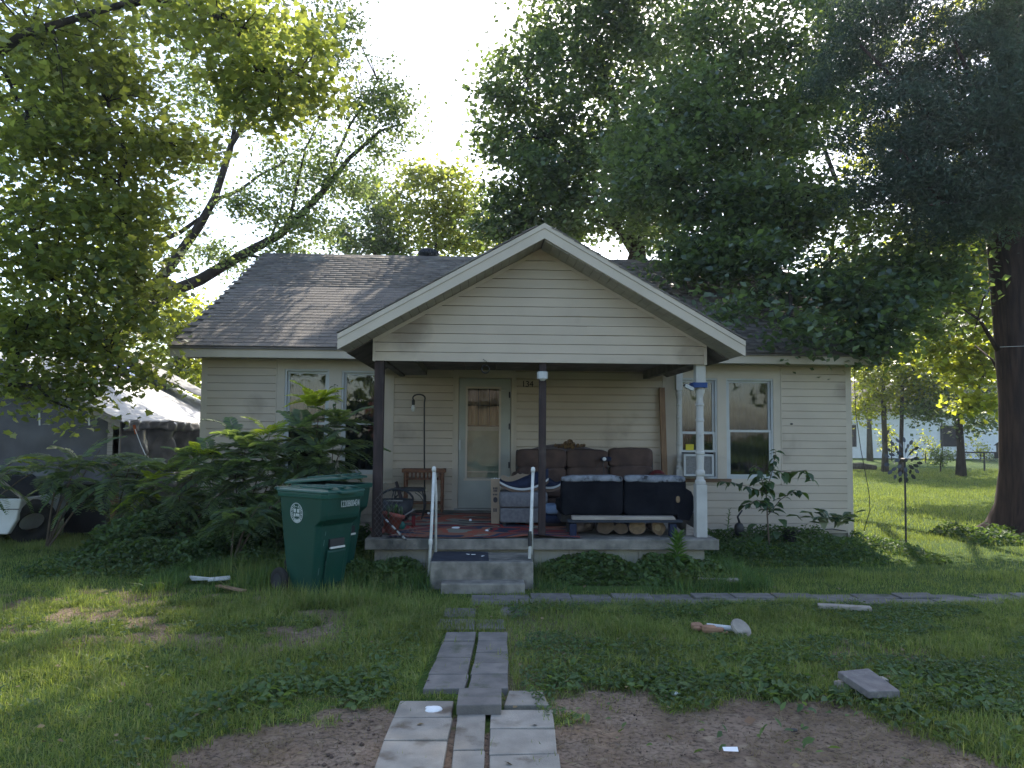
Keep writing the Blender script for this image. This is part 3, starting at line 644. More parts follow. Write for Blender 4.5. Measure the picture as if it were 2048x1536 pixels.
# side gable walls of the porch roof (fills between porch ceiling and roof)
# deck, foundation
dk=MB().box(-1.22,2.74,8.63,YW-.026,.30,.42); hb(dk,'porch_deck',MT['concrete'],bevel=.012)
blk=MB(); 
fo=hb(MB().box(-1.12,2.60,8.74,YW-.03,-.1,.298),'porch_foundation',MT['foundation'])
for r_ in range(2):
    x=-1.12-.2*r_
    while x<2.58:
        a=max(x,-1.12); b=min(x+.39,2.60)
        if b-a>.05: MB().box(a,b-.006,8.725,8.7395,-.02+r_*.16,.132+r_*.16).build('block',MT['foundation'],fo,bevel=.004)
        x+=.396
# posts
def sqpost(px0,px1,pyb,top,m_,Y=8.79):
    x0,x1=wx(px0,Y,900),wx(px1,Y,900); d=(x1-x0)
    hb(MB().box(x0,x1,Y,Y+d,.42,top),'porch_post',m_,bevel=.006)
sqpost(746,765,0,gb+.03,MT['darkwood']); sqpost(1078,1092,0,gb+.03,MT['darkwood'])
def turned(px_,Y,wd,zb,zt,s=1):
    x=wx(px_,Y,900); o=bpy.data.objects.new('turned_post',None)
    mb=MB(); hwd=wd/2; L=zt-zb
    mb.box(x-hwd,x+hwd,Y-hwd,Y+hwd,zb,zb+.30*L).box(x-hwd*.9,x+hwd*.9,Y-hwd*.9,Y+hwd*.9,zb+.865*L,zt)
    pf=[(.92,.30),(.98,.305),(.98,.32),(.72,.33),(.66,.345),(.85,.355),(.90,.365),(.85,.375),(.68,.385),(.66,.40),(.74,.46),(.74,.47),(.86,.475),(.86,.485),(.74,.49),(.72,.60),(.70,.66),(.80,.665),(.80,.675),(.70,.68),(.68,.75),(.80,.755),(.80,.765),(.66,.77),(.62,.80),(.72,.815),(.88,.83),(.95,.845),(.80,.855),(.86,.866)]
    mb.lathe([(hwd*r,zb+L*h) for r,h in pf],c=(x,Y,0),n=20)
    return hb(mb,'turned_post',MT['postpaint'],bevel=.003)
turned(1400,8.86,.125,.42,gb+.02); turned(1358,11.6,.11,.42,2.55)
# roof vent
vx,vy=at(855,512,RY)[0],RY+.15
mb=MB(); mb.lathe([(.12,RZ-.2),(.12,RZ+.02),(.17,RZ+.03),(.20,RZ+.08),(.20,RZ+.12),(.16,RZ+.19),(.08,RZ+.22),(.01,RZ+.225)],c=(vx,vy,0),n=18)
v=hb(mb,'roof_vent',MT['blackplastic'],smooth=True)
for i in range(18):
    t_=2*math.pi*i/18; MB().tube([(vx+.2*math.cos(t_),vy+.2*math.sin(t_),RZ+.04),(vx+.225*math.cos(t_+.1),vy+.225*math.sin(t_+.1),RZ+.10),(vx+.15*math.cos(t_+.3),vy+.15*math.sin(t_+.3),RZ+.20)],.008,4).build('vane',MT['black'],v)
#STEPS
st=thing('porch_steps','grey concrete porch steps with dark mat between two white handrails','steps',(.07,8.3,0))
def rel(mb,name,m_,par,**k):
    o=mb.build(name,m_,par,**k); o.location=tuple(-c for c in par.location); return o
rel(MB().box(-.46,.60,8.0,8.628,-.05,.275),'upper_step',MT['concrete'],st,bevel=.012)
rel(MB().box(-.34,.50,7.78,7.999,-.05,.10),'lower_step',MT['concrete'],st,bevel=.012)
a=thing('step_mat','dark blue black mat lying on the left half of the top step','mat',(-.2,8.45,.255))
rel(MB().box(-.45,.14,8.06,8.62,.276,.287),'mat_sheet',mat('dark slate mat',(.030,.034,.048),(.045,.05,.065),scale=12,rough=.8),a,bevel=.003)
for i,(x_,y_) in enumerate(((-.02,8.40),(.08,8.30),(-.08,8.42))):
    rel(MB().cbox((x_,y_,.290),(.045,.018,.004),Matrix.Rotation(i*1.1,3,'Z')),'splash',MT['paper'],a)

# ---------------------------------------------------------------- porch objects
ZD=.42
def T(name,label,cat,loc,group=None): return thing(name,label,cat,loc,0,group)
# handrails
def rail(x,label,lean,band=False):
    a=T('handrail',label,'handrail',(x,8.25,0),'white pipe handrails beside the steps')
    rel(MB().tube([(x-lean,8.22,-.05),(x-lean*.4,8.25,.62),(x,8.28,1.20)],.0165,8),'front_pipe',MT['whitepipe'],a,smooth=True)
    rel(MB().tube([(x+.015,8.58,.26),(x+.012,8.56,.9),(x+.005,8.30,1.20)],.0145,8),'rear_pipe',MT['whitepipe'],a,smooth=True)
    rel(MB().lathe([(.0,1.175),(.021,1.18),(.024,1.205),(.020,1.23),(.0,1.24)],c=(x,8.28,0),n=10,caps=False),'pipe_cap',MT['whitepipe'],a,smooth=True)
    if band: rel(MB().lathe([(.021,0),(.022,.02),(.022,.14),(.02,.16)],c=(x-lean*.6,8.245,.40),n=8),'tape_wrap',MT['black'],a)
    else: rel(MB().lathe([(.0,0),(.021,.0),(.022,.05),(.018,.055)],c=(x-lean*.6,8.235,.42),n=8),'pipe_coupling',MT['whitepipe'],a)
rail(at(868,940,8.28)[0],'chipped white pipe handrail left of the concrete steps',.04)
rail(at(1066,945,8.28)[0],'chipped white pipe handrail right of the steps with black tape low down',.05,True)
# rug
a=T('area_rug','red blue and beige patterned rug spread over the porch floor','rug',(0,10,ZD))
mb=MB(); n=40; k=24; vs=[]; fs=[]
for j in range(k+1):
    for i in range(n+1):
        u,v_=i/n,j/k; X=-.98+u*2.15+.03*math.sin(v_*9); Y=8.68+v_*2.55+.03*math.sin(u*11)
        Z=ZD+.008+.012*float(fbm(X*2,Y*2,1.5,3,4))+ (.022*max(0,math.sin(X*3+Y*5))**6)
        vs.append((X,Y,Z))
for j in range(k):
    for i in range(n): q=j*(n+1)+i; fs.append((q,q+1,q+n+2,q+n+1))
mb.add(vs,fs); rel(mb,'rug_pile',MT['rug'],a,smooth=True)
# floor lamp
lx,ly=wx(850,11.45,900),11.45
a=T('floor_lamp','thin black arched floor lamp with bare white bulb left of the front door','lamp',(lx,ly,ZD))
rel(MB().lathe([(.001,ZD+.02),(.12,ZD+.02),(.13,ZD+.01),(.13,ZD)],c=(lx,ly,0),n=20),'base',MT['black'],a)
zt=wz(790,11.45); xb=wx(826,11.45)
pts=[(lx+.01,ly,ZD)]+[(lx-.01,ly,ZD+.9),(lx-.02,ly,zt-.12)]
for i in range(9):
    t_=math.pi*i/8; cx=(lx+xb)/2-.01; r_=(lx-xb)/2; pts.append((cx+r_*math.cos(t_),ly,zt-.06+.055*math.sin(t_)))
pts.append((xb,ly,wz(802,11.45)))
rel(MB().tube(pts,.011,8),'pole',MT['black'],a,smooth=True)
rel(MB().lathe([(.022,wz(812,11.45)),(.024,wz(804,11.45)),(.016,wz(801,11.45))],c=(xb,ly,0),n=12),'socket',MT['black'],a)
rel(MB().lathe([(.001,wz(825.5,11.45)),(.016,wz(825,11.45)),(.030,wz(820,11.45)),(.030,wz(816,11.45)),(.018,wz(812,11.45))],c=(xb,ly,0),n=14,caps=False),'bulb',MT['bulb'],a,smooth=True)
# wooden plant stand
sx0_,sx1_=wx(806,11.6,950),wx(892,11.6,950); zt_=wz(938,11.6); 
a=T('wooden_plant_stand','reddish brown wooden stand with pierced apron against the wall left of the door','plant stand',((sx0_+sx1_)/2,11.55,ZD))
for xx in (sx0_+.05,sx1_-.05):
    for yy in (11.42,11.68): rel(MB().lathe([(.018,ZD),(.022,ZD+.04),(.016,ZD+.06),(.02,ZD+.2),(.026,ZD+.22),(.018,ZD+.24),(.022,ZD+.4),(.025,zt_-.05)],c=(xx,yy,0),n=8),'leg',MT['redwood'],a)
rel(MB().box(sx0_,sx1_,11.38,11.41,zt_-.05,zt_),'top_rail',MT['redwood'],a,bevel=.004)
rel(MB().box(sx0_,sx1_,11.69,11.72,zt_-.05,zt_),'top_rail',MT['redwood'],a,bevel=.004)
rel(MB().box(sx0_,sx0_+.03,11.41,11.69,zt_-.05,zt_),'end_rail',MT['redwood'],a); rel(MB().box(sx1_-.03,sx1_,11.41,11.69,zt_-.05,zt_),'end_rail',MT['redwood'],a)
rel(MB().box(sx0_+.04,sx1_-.04,11.40,11.415,zt_-.155,zt_-.135),'apron_rail',MT['redwood'],a)
for i in range(9):
    xx=sx0_+.09+i*(sx1_-sx0_-.18)/8; rel(MB().lathe([(.010,zt_-.135),(.016,zt_-.11),(.010,zt_-.09),(.016,zt_-.07),(.012,zt_-.05)],c=(xx,11.407,0),n=6),'spindle',MT['redwood'],a)
rel(MB().box(sx0_+.05,sx1_-.05,11.44,11.66,zt_-.15,zt_-.138),'tray',MT['darkwood'],a)
rel(MB().box(sx0_+.04,sx1_-.04,11.42,11.68,ZD+.12,ZD+.14),'shelf',MT['redwood'],a)
# small metal table
ax,bx_=wx(788,10.6,980),wx(850,10.6,980); zt2=wz(976,10.6)
a=T('metal_side_table','low dark metal table with bowed wire legs in front of the wooden stand','table',((ax+bx_)/2,10.55,ZD))
rel(MB().box(ax,bx_,10.38,10.72,zt2-.035,zt2),'tabletop',MT['blackplastic'],a,bevel=.006)
for sx_ in (-1,1):
    for sy_ in (-1,1):
        x0=ax if sx_<0 else bx_; y0_=10.38 if sy_<0 else 10.72
        rel(MB().tube([(x0-sx_*.02,y0_-sy_*.02,zt2-.03),(x0+sx_*.0,y0_,zt2-.12),(x0+sx_*.005,y0_,zt2-.25),(x0-sx_*.03,y0_-sy_*.02,ZD)],.009,6),'leg',MT['black'],a,smooth=True)
        rel(MB().tube([(x0-sx_*.01,y0_-sy_*.01,zt2-.16),(x0-sx_*.05,y0_-sy_*.01,zt2-.10),(x0-sx_*.12,y0_-sy_*.01,zt2-.05)],.006,5),'scroll_brace',MT['black'],a,smooth=True)
# leaning bat / dark stick
a=T('dark_stick','dark wooden stick leaning through the small metal table','stick',(wx(800,10.3,1000),10.3,ZD))
p0=at(791,965,10.3); p1=at(812,1030,10.2); rel(MB().tube([(p0[0],p0[1]+.1,p0[2]),p1],[.020,.032],8),'shaft',MT['darkwood'],a)
# plastic basket/seat with wheels
c=at(792,1030,9.7)
a=T('wheeled_carrier','black plastic carrier with dark handle and small red wheel behind the plant pot','carrier',(c[0],9.7,ZD))
rel(MB().loft([[(c[0]+rx*math.cos(t),9.7+ry*math.sin(t),z_) for t in [2*math.pi*i/20 for i in range(20)]] for rx,ry,z_ in ((.14,.12,ZD+.08),(.19,.17,ZD+.16),(.22,.20,ZD+.34),(.20,.18,ZD+.34),(.16,.14,ZD+.16))],caps=True),'basket',MT['blackplastic'],a,smooth=True)
rel(MB().tube([(c[0]+.21*math.cos(t),9.7-.02*math.sin(t),ZD+.33+.14*math.sin(t)) for t in [math.pi*i/10 for i in range(11)]],.014,6),'handle',MT['blackplastic'],a,smooth=True)
rel(MB().box(c[0]-.10,c[0]+.10,9.49,9.50,ZD+.335,ZD+.35),'grey_strip',MT['steel'],a)
for sx_ in (-.13,.23):
    rel(MB().lathe([(.02,-.02),(.065,-.02),(.07,0),(.065,.02),(.02,.02)],c=(c[0]+sx_,9.55,ZD+.09),n=14,axis='x'),'wheel',MT['redcloth'] if sx_>0 else MT['black'],a)
rel(MB().tube([(c[0]-.12,9.52,ZD+.14),(c[0]+.12,9.5,ZD+.16),(c[0]+.25,9.52,ZD+.24)],.01,6),'frame_bar',MT['steel'],a)
c=at(803,1060,9.25); b_=T('green_ball','small teal green plastic ball on the rug behind the plant pot','ball',(c[0],9.25,ZD+.05))
rel(MB().soft((c[0],9.25,ZD+.075),(.09,.09,.1),1,12,8),'ball_shell',mat('teal plastic',(.02,.16,.13),(.015,.12,.10),rough=.5),b_,smooth=True)
# terracotta pot tipped with plant
c=at(779,1055,8.98)
a=T('plant_pot','tilted terracotta pot with a green succulent beside the left porch post','plant pot',(c[0],8.98,ZD))
mb=MB().lathe([(.07,0),(.115,.19),(.13,.19),(.135,.235),(.12,.235),(.105,.19),(.10,.17)],n=20)
M3=Matrix.Rotation(R(12),3,'Y')@Matrix.Rotation(R(-8),3,'X'); mb.v=[tuple(M3@Vector(v)+Vector((c[0],8.98,ZD+.015))) for v in mb.v]
rel(mb,'pot',MT['terracotta'],a,smooth=True)
for i in range(9):
    t_=i*2.4; r_=.03+.008*i; pz=ZD+.24
    lf=MB().soft((c[0]+.04+r_*math.cos(t_),8.98+r_*math.sin(t_),pz+.05-.004*i),(.045,.03,.13),.9,8,6,rz=t_)
    rel(lf,'leaf',MT['lilyleaf'] if i%3==0 else MT['bigleaf'],a,smooth=True)
c2=at(757,1068,8.95); b_=T('clay_saucer','rounded clay dish lying behind the left porch post','dish',(c2[0],9.0,ZD))
rel(MB().lathe([(.05,0),(.09,.02),(.10,.06),(.09,.06),(.05,.02)],c=(c2[0],9.0,ZD+.012),n=16),'dish',MT['terracotta'],b_,smooth=True)
# striped stick
p0=at(768,1036,8.72); p1=at(812,1080,8.62)
a=T('striped_marker_stick','dark stick with white bands leaning across the plant pot','stick',p1)
d=Vector(p1)-Vector(p0); rel(MB().tube([p0,p1],.010,8),'shaft',MT['blackplastic'],a)
for s_,e_ in ((.08,.20),(.36,.52),(.60,.76),(.84,.95)): rel(MB().tube([Vector(p0)+d*s_,Vector(p0)+d*e_],.0125,8),'white_band',MT['white'],a)
# loose wire mesh
a=T('wire_mesh','scrap of rusty chain link mesh hanging off the left porch corner','wire mesh',(-1.1,8.56,.2))
import itertools
poly=[at(745,1010,8.57),at(776,955,8.9),at(800,1000,8.75),at(845,1078,8.57),at(820,1140,8.55),at(750,1140,8.55)]
def inside(x,z,P):
    r_=False
    for i in range(len(P)):
        x1,z1=P[i][0],P[i][2]; x2,z2=P[i-1][0],P[i-1][2]
        if (z1>z)!=(z2>z) and x<(x2-x1)*(z-z1)/(z2-z1)+x1: r_=not r_
    return r_
mb=MB(); st_=.052
for i in range(-40,60):
    for sg in (-1,1):
        run=[]
        for k in range(80):
            z=-.1+k*.02; x=-2.2+i*st_+sg*z*.8
            if inside(x,z,poly): run.append((x,8.57+.012*math.sin(x*14+z*9)+(.12*max(0,z-.45)),z))
            elif len(run)>1: mb.tube(run,.0018,3,cap=False); run=[]
            else: run=[]
        if len(run)>1: mb.tube(run,.0018,3,cap=False)
o=rel(mb,'wire',MT['steel'],a); o['kind']='stuff'
# ottoman
ox0,ox1=wx(999,9.72,1030),wx(1096,9.72,1030)
a=T('grey_ottoman','grey upholstered ottoman of two stacked blocks behind the middle porch post','ottoman',((ox0+ox1)/2,9.95,ZD))
rel(MB().box(ox0+.01,ox1-.01,9.72,10.25,ZD+.05,ZD+.235),'base_block',MT['greyfabric'],a,bevel=.02)
rel(MB().soft(((ox0+ox1)/2,9.98,ZD+.335),((ox1-ox0)+.01,.56,.21),.28,28,12),'cushion',MT['greyfabric'],a,smooth=True)
for xx in (ox0+.06,ox1-.06):
    for yy in (9.78,10.2): rel(MB().box(xx-.02,xx+.02,yy-.02,yy+.02,ZD+.005,ZD+.05),'foot',MT['black'],a)
# sneaker shaped cushion
def sneaker(cx,cy,cz,L,label,flip=1,tiltv=.0):
    a=T('sneaker_cushion',label,'cushion',(cx,cy,cz)); n=16
    def sec(t,zlo,zhi,wd):
        x=cx+(t-.5)*L*flip; arc=.42*(t-.45)**2*L*1.6; return [(x,cy-wd,cz+zlo+arc),(x,cy+wd,cz+zlo+arc),(x,cy+wd*.85,cz+zhi+arc),(x,cy-wd*.85,cz+zhi+arc)]
    for nm,zl,zh,wm,m_ in (('outsole',0,.035,1,MT['solebrown']),('midsole',.0355,.062,1.03,MT['white'])):
        rel(MB().loft([sec(i/n,zl,zh,(.02+.10*math.sin(math.pi*min(1,.08+i/n*.92))**.5)*wm) for i in range(n+1)]),nm,m_,a,smooth=False)
    secs=[]
    for i in range(n+1):
        t=i/n; x=cx+(t-.5)*L*flip; arc=.42*(t-.45)**2*L*1.6; h=.03+.13*sstep(.05,.65,t)*(1-.25*sstep(.85,1,t)); wd=.015+.09*math.sin(math.pi*min(1,.1+t*.9))**.5
        secs.append([(x,cy+wd*math.cos(q),cz+.06+arc+max(0,math.sin(q))*float(h)) for q in [math.pi*2*k/14 for k in range(14)]])
    rel(MB().loft(secs),'upper',MT['navy'],a,smooth=True)
    for i in range(4):
        t=.32+i*.09; x=cx+(t-.5)*L*flip; arc=.42*(t-.45)**2*L*1.6
        rel(MB().tube([(x,cy-.06,cz+.10+arc+.03*i),(x+.01,cy-.03,cz+.135+arc+.022*i),(x,cy+.03,cz+.13+arc+.022*i)],.011,6),'lace',MT['navy'],a)
    return a
c=at(1040,992,9.75); sneaker(at(1048,990,9.85)[0],9.85,ZD+.42,.62,'navy sneaker shaped cushion with white midsole lying on the grey ottoman')
c=at(1098,985,9.9); sneaker(at(1094,990,10.1)[0],10.1,ZD+.42,.34,'second sneaker cushion with olive brown sole right of the middle post',flip=-1)
# cardboard box
bx0,bx1=wx(981,9.9,1020),wx(999,9.9,1020); bz=wz(958,9.9)
a=T('tall_cardboard_box','tall narrow torn cardboard box printed with dark marks left of the ottoman','cardboard box',((bx0+bx1)/2,9.95,ZD))
mb=MB(); mb.hexa([(bx0+.012,9.9,ZD+.02),(bx1,9.9,ZD+.02),(bx1,10.0,ZD+.02),(bx0+.012,10.0,ZD+.02),(bx0,9.93,bz),(bx1+.005,9.93,bz),(bx1+.005,10.03,bz),(bx0,10.03,bz)]); rel(mb,'carton',MT['card'],a)
mb=MB(); n=9
for i in range(n):
    x0=bx0+(bx1-bx0)*i/n; x1=bx0+(bx1-bx0)*(i+1)/n; h=random.uniform(.004,.02); mb.add([(x0,9.928,bz),(x1,9.928,bz),((x0+x1)/2,9.925,bz+h)],[(0,1,2)])
rel(mb,'torn_edge',MT['paper'],a)
for (pz0,pz1,w_) in ((975,979,.06),(980,984,.05),(988,991,.06),(994,1006,.055),(1017,1024,.05)):
    z0,z1=wz(pz1,9.9),wz(pz0,9.9); f_=lambda z:9.9+.03*(z-ZD)/(bz-ZD)-.003; cxm=(bx0+bx1)/2+.004
    if pz0==994:
        me=[(cxm+.028*math.cos(t),f_((z0+z1)/2),(z0+z1)/2+.036*math.sin(t)) for t in [2*math.pi*i/12 for i in range(12)]]; rel(MB().add(me,[tuple(range(12))]),'printed_mark',MT['cardink'],a)
    else: 
        for u in range(3): rel(MB().add([(cxm-w_/2+u*w_/3,f_(z0),z0),(cxm-w_/2+(u+.7)*w_/3,f_(z0),z0),(cxm-w_/2+(u+.7)*w_/3,f_(z1),z1),(cxm-w_/2+u*w_/3,f_(z1),z1)],[(0,1,2,3)]),'printed_mark',MT['cardink'],a)
a=T('torn_cardboard_sheet','torn brown cardboard sheet standing behind the grey ottoman','cardboard',(wx(1030,10.4,960),10.35,ZD))
x0,x1=wx(1002,10.35,970),wx(1078,10.35,970); zb,zt_=ZD+.3,wz(950,10.35); n=16; P=[(x0,zb),(x1,zb)]
for i in range(n+1): P.append((x1+(x0-x1)*i/n, zt_-.04+.05*float(vnoise(i*.9,3,5))+(.03 if 3<i<11 else 0)))
rel(MB().prism(P,10.345,10.352),'sheet',MT['card'],a)
# pale blue pad right of the post
c0,c1=at(1095,1022,9.6),at(1122,1008,9.6)
a=T('pale_blue_pad','pale blue grey folded pad left of the black futon','pad',((c0[0]+c1[0])/2,9.6,ZD))
rel(MB().soft(((c0[0]+c1[0])/2,9.7,c0[2]+.02),(.22,.3,.13),.5,18,10),'pad',MT['bluepad'],a,smooth=True)
rel(MB().soft(((c0[0]+c1[0])/2,9.75,c0[2]-.10),(.26,.34,.12),.5,18,10),'lower_pad',MT['navy'],a,smooth=True)
rel(MB().soft(((c0[0]+c1[0])/2,9.8,ZD+.09),(.28,.36,.16),.4,18,10),'under_bag',MT['black'],a,smooth=True)
# brown recliner sofa
xs0,xs1=.58,2.56
a=T('brown_sofa','worn brown suede reclining sofa with three backrests against the wall','sofa',(1.57,11.0,ZD))
rel(MB().box(xs0+.05,xs1-.05,10.45,11.35,ZD+.02,ZD+.30),'base',MT['brownfabric'],a,bevel=.03)
for (p0_,p1_,tp) in ((1033,1132,899),(1132,1214,899),(1217,1303,896)):
    x0,x1=wx(p0_,11.15,920),wx(p1_,11.15,920); zt_=wz(tp,11.15)
    rel(MB().soft(((x0+x1)/2,11.15,zt_-.13),(x1-x0+.015,.26,.29),.38,30,14,lump=.02,seed=p0_),'backrest',MT['brownfabric'],a,smooth=True)
    rel(MB().soft(((x0+x1)/2,11.13,zt_-.42),(x1-x0+.005,.28,.38),.38,30,14,lump=.02,seed=p1_),'lower_backrest',MT['brownfabric'],a,smooth=True)
    rel(MB().soft(((x0+x1)/2,10.75,ZD+.40),(x1-x0,.66,.20),.35,24,12,lump=.02,seed=p0_+2),'seat',MT['brownfabric'],a,smooth=True)
rel(MB().soft((xs0+.02,10.9,ZD+.34),(.20,.95,.56),.4,20,12),'armrest',MT['brownfabric'],a,smooth=True)
rel(MB().soft((xs1+.02,10.9,ZD+.34),(.20,.95,.56),.4,20,12),'armrest',MT['brownfabric'],a,smooth=True)
rel(MB().soft((xs0+.02,11.22,ZD+.72),(.06,.16,.42),.5,12,10),'side_panel',MT['black'],a,smooth=True)
rel(MB().soft((xs1-.02,11.22,ZD+.68),(.07,.18,.46),.5,12,10),'side_panel',MT['black'],a,smooth=True)
# carved headboard
a=T('carved_headboard','antique arched headboard with carved gilt crest rising behind the brown sofa','headboard',(1.35,11.62,ZD))
P=[]; xa,xb2=wx(1035,11.62,900),wx(1215,11.62,900); zm=wz(889,11.62); zl=wz(912,11.62)
top=[(xa+(xb2-xa)*i/24, zl+(zm-zl)*math.sin(math.pi*i/24)**.8) for i in range(25)]
for i in range(24):
    (x0,z0),(x1,z1)=top[i],top[i+1]; 
    if i==0: mbh=MB()
    mbh.hexa([(x0,11.60,ZD+.1),(x1,11.60,ZD+.1),(x1,11.63,ZD+.1),(x0,11.63,ZD+.1),(x0,11.60,z0),(x1,11.60,z1),(x1,11.63,z1),(x0,11.63,z0)])
rel(mbh,'panel',MT['greywood'],a)
rel(MB().tube([(x,11.59,z) for x,z in top],.016,8),'top_moulding',MT['greywood'],a,smooth=True)
cxh=wx(1139,11.58,890); zc=wz(893,11.58)
for i,(dx,dz,r_) in enumerate(((0,.07,.045),(-.06,.045,.035),(.06,.045,.035),(-.12,.025,.03),(.12,.025,.03),(-.18,.015,.026),(.18,.015,.026),(0,.02,.05),(-.05,.0,.03),(.05,.0,.03),(-.215,.03,.018),(.215,.03,.018))):
    pts=[(cxh+dx+r_*(1-k/14)*math.cos(k*.75+i),11.575-.012*(k%3),zc+dz+r_*(1-k/14)*math.sin(k*.75+i)) for k in range(12)]
    rel(MB().tube(pts,[.013-.0006*k for k in range(12)],6).soft((cxh+dx,11.585,zc+dz),(r_*1.5,.03,r_*1.5),.9,10,6),'carved_scroll',MT['goldwood'],a,smooth=True)
# clip light on sofa
c=at(1208,918,10.95)
a=T('clip_fan_light','small clip light with round white face and black cord on the brown sofa','clip light',c)
rel(MB().lathe([(.001,-.02),(.026,-.02),(.028,0),(.02,.02)],c=(c[0],c[1]-.03,c[2]),n=14,axis='y'),'face',MT['bulb'],a,smooth=True)
rel(MB().soft((c[0]+.03,c[1]+.01,c[2]),(.16,.05,.07),.7,12,8),'clip_body',MT['navy'],a,smooth=True)
rel(MB().tube([(c[0],c[1]-.0,c[2]-.02),(c[0]-.02,c[1]-.01,c[2]-.08),(c[0]+.0,c[1],c[2]-.16),(c[0]-.01,c[1],c[2]-.3)],.008,5),'cord',MT['black'],a)
rel(MB().tube([(c[0]-.02,c[1],c[2]-.02),(c[0]-.09,c[1]-.005,c[2]-.09),(c[0]-.14,c[1],c[2]-.18)],.004,4),'thin_cord',MT['black'],a)
# black futon seen from behind
fx0,fx1=at(1122,990,8.98)[0],at(1371,990,8.98)[0]; fm=at(1246,990,8.98)[0]; z1=1.10; z0=.66
a=T('black_futon','worn black leather futon seen from behind with peeled grey top edge','futon',((fx0+fx1)/2,9.2,ZD))
for x0,x1,sd_ in ((fx0,fm-.004,1),(fm+.004,fx1,5)):
    rel(MB().soft(((x0+x1)/2,9.0,(z0+z1)/2-.01),(x1-x0,.16,z1-z0),.22,36,20,lump=.022,seed=sd_),'backrest',MT['blackleather'],a,smooth=True)
    rel(MB().soft(((x0+x1)/2,8.99,z1-.028),(x1-x0-.01,.165,.075),.35,36,10,lump=.02,seed=sd_+3),'peeled_top_edge',MT['wornvinyl'],a,smooth=True)
    rel(MB().soft(((x0+x1)/2,9.42,.72),(x1-x0,.72,.17),.28,24,10),'seat',MT['blackleather'],a,smooth=True)
rel(MB().box(fx0+.02,fx1-.02,9.09,9.8,.56,.635),'frame',MT['black'],a)
for xx in (fx0+.12,fx1-.12):
    rel(MB().box(xx-.03,xx+.03,9.7,9.76,ZD+.004,.56),'leg',MT['black'],a); rel(MB().box(xx-.03,xx+.03,9.15,9.21,ZD+.004,.56),'leg',MT['black'],a)
rel(MB().soft((at(1357,998,8.9)[0],8.925,wz(998,8.9)),(.05,.012,.08),.8,10,8),'foam_tear',MT['logend'],a,smooth=True)
mb=MB().add([(fx1-.12,8.91,.62),(fx1+.02,8.90,.60),(fx1+.06,8.90,.68),(fx1+.10,8.93,.83),(fx1+.06,8.95,.93),(fx1-.02,8.94,.98)],[(0,1,2,3,4,5)]); rel(mb,'torn_flap',MT['blackleather'],a)
# low bench with plank
px0,px1=at(1135,1045,8.83)[0],at(1364,1045,8.83)[0]; zb_=.618
a=T('low_dark_bench','low dark slate bench in front of the futon back','bench',((px0+px1)/2,8.86,ZD))
rel(MB().box(px0,px1,8.79,8.90,zb_-.032,zb_-.003),'top_board',mat('slate paint',(.035,.042,.055),(.025,.03,.04),rough=.7),a,bevel=.004)
for xx in (px0+.07,px1-.10): 
    rel(MB().box(xx-.045,xx+.03,8.80,8.89,ZD+.006,zb_-.046),'leg',MT['navy'],a)
p0,p1=at(1144,1035,8.8)[0],at(1352,1036,8.8)[0]
a=T('pale_plank','pale weathered plank resting on the dark bench behind the front edge','plank',((p0+p1)/2,8.84,zb_))
rel(MB().hexa([(p0,8.78,zb_),(p1,8.79,zb_),(p1,8.90,zb_),(p0,8.89,zb_),(p0+.003,8.78,zb_+.040),(p1-.025,8.79,zb_+.038),(p1-.01,8.90,zb_+.038),(p0,8.89,zb_+.040)]),'board',MT['palewood'],a,bevel=.003)
# logs
LG=[(1168,1055,.075,'forked grey brown log lying sideways at the left end under the bench',1),(1212,1060,.095,'thick split log with dark end, second from the left under the bench',0),(1243,1062,.075,'smaller round log in the middle under the bench',0),(1275,1058,.10,'pale tan split log with pointed top under the bench',0),(1318,1060,.09,'round log with bright centre at the right end under the bench',0)]
for i,(lx_,ly_,r_,lb,sidew) in enumerate(LG):
    c=at(lx_,ly_,8.92); a=T('firewood_log',lb,'log',(c[0],8.95,ZD),'firewood logs under the low bench'); zc=ZD+r_*1.02+.004
    if sidew:
        rel(MB().tube([(c[0]-.12,8.94,zc-.01),(c[0]-.05,9.0,zc+.02),(c[0]+.10,9.12,zc+.03)],[.05,.068,.075],12),'bark',MT['logbark'],a,smooth=True)
        rel(MB().tube([(c[0]-.0,9.0,zc),(c[0]+.07,8.92,zc+.06)],[.035,.02],8),'stub',MT['logbark'],a,smooth=True)
        rel(MB().tube([(c[0]-.125,8.937,zc-.012),(c[0]-.121,8.94,zc-.0105)],.045,12),'cut_end',MT['logend'],a)
        continue
    n=18; out=[]
    for k in range(n):
        t=2*math.pi*k/n; rr=r_*(1+.12*math.sin(2*t+i)+.06*math.sin(5*t+i*2))
        if i==3: rr=r_*(1+.22*max(0,math.sin(t))**4 -.04*math.sin(3*t))
        out.append((rr*math.cos(t),rr*math.sin(t)*.95))
    rel(MB().loft([[(c[0]+x_,8.93+.01*i%.03,zc+z_) for x_,z_ in out],[(c[0]+x_*1.02+.02,9.35,zc+z_*1.02) for x_,z_ in out]]),'bark',MT['logbark'],a)
    y_=8.93+.01*i%.03-.003; mE=MT['logend'] if i in (3,4) else mat('weathered log end',(.13,.09,.06),(.085,.06,.042),scale=20,rough=.9)
    rel(MB().add([(c[0]+x_*.93,y_,zc+z_*.93) for x_,z_ in out],[tuple(range(n))]),'cut_end',mE,a)
    if i==4: rel(MB().add([(c[0]+x_*.45-.01,y_-.003,zc+z_*.45) for x_,z_ in out],[tuple(range(n))]),'heartwood',mat('pale heartwood',(.33,.24,.14),(.26,.18,.10),scale=20),a)
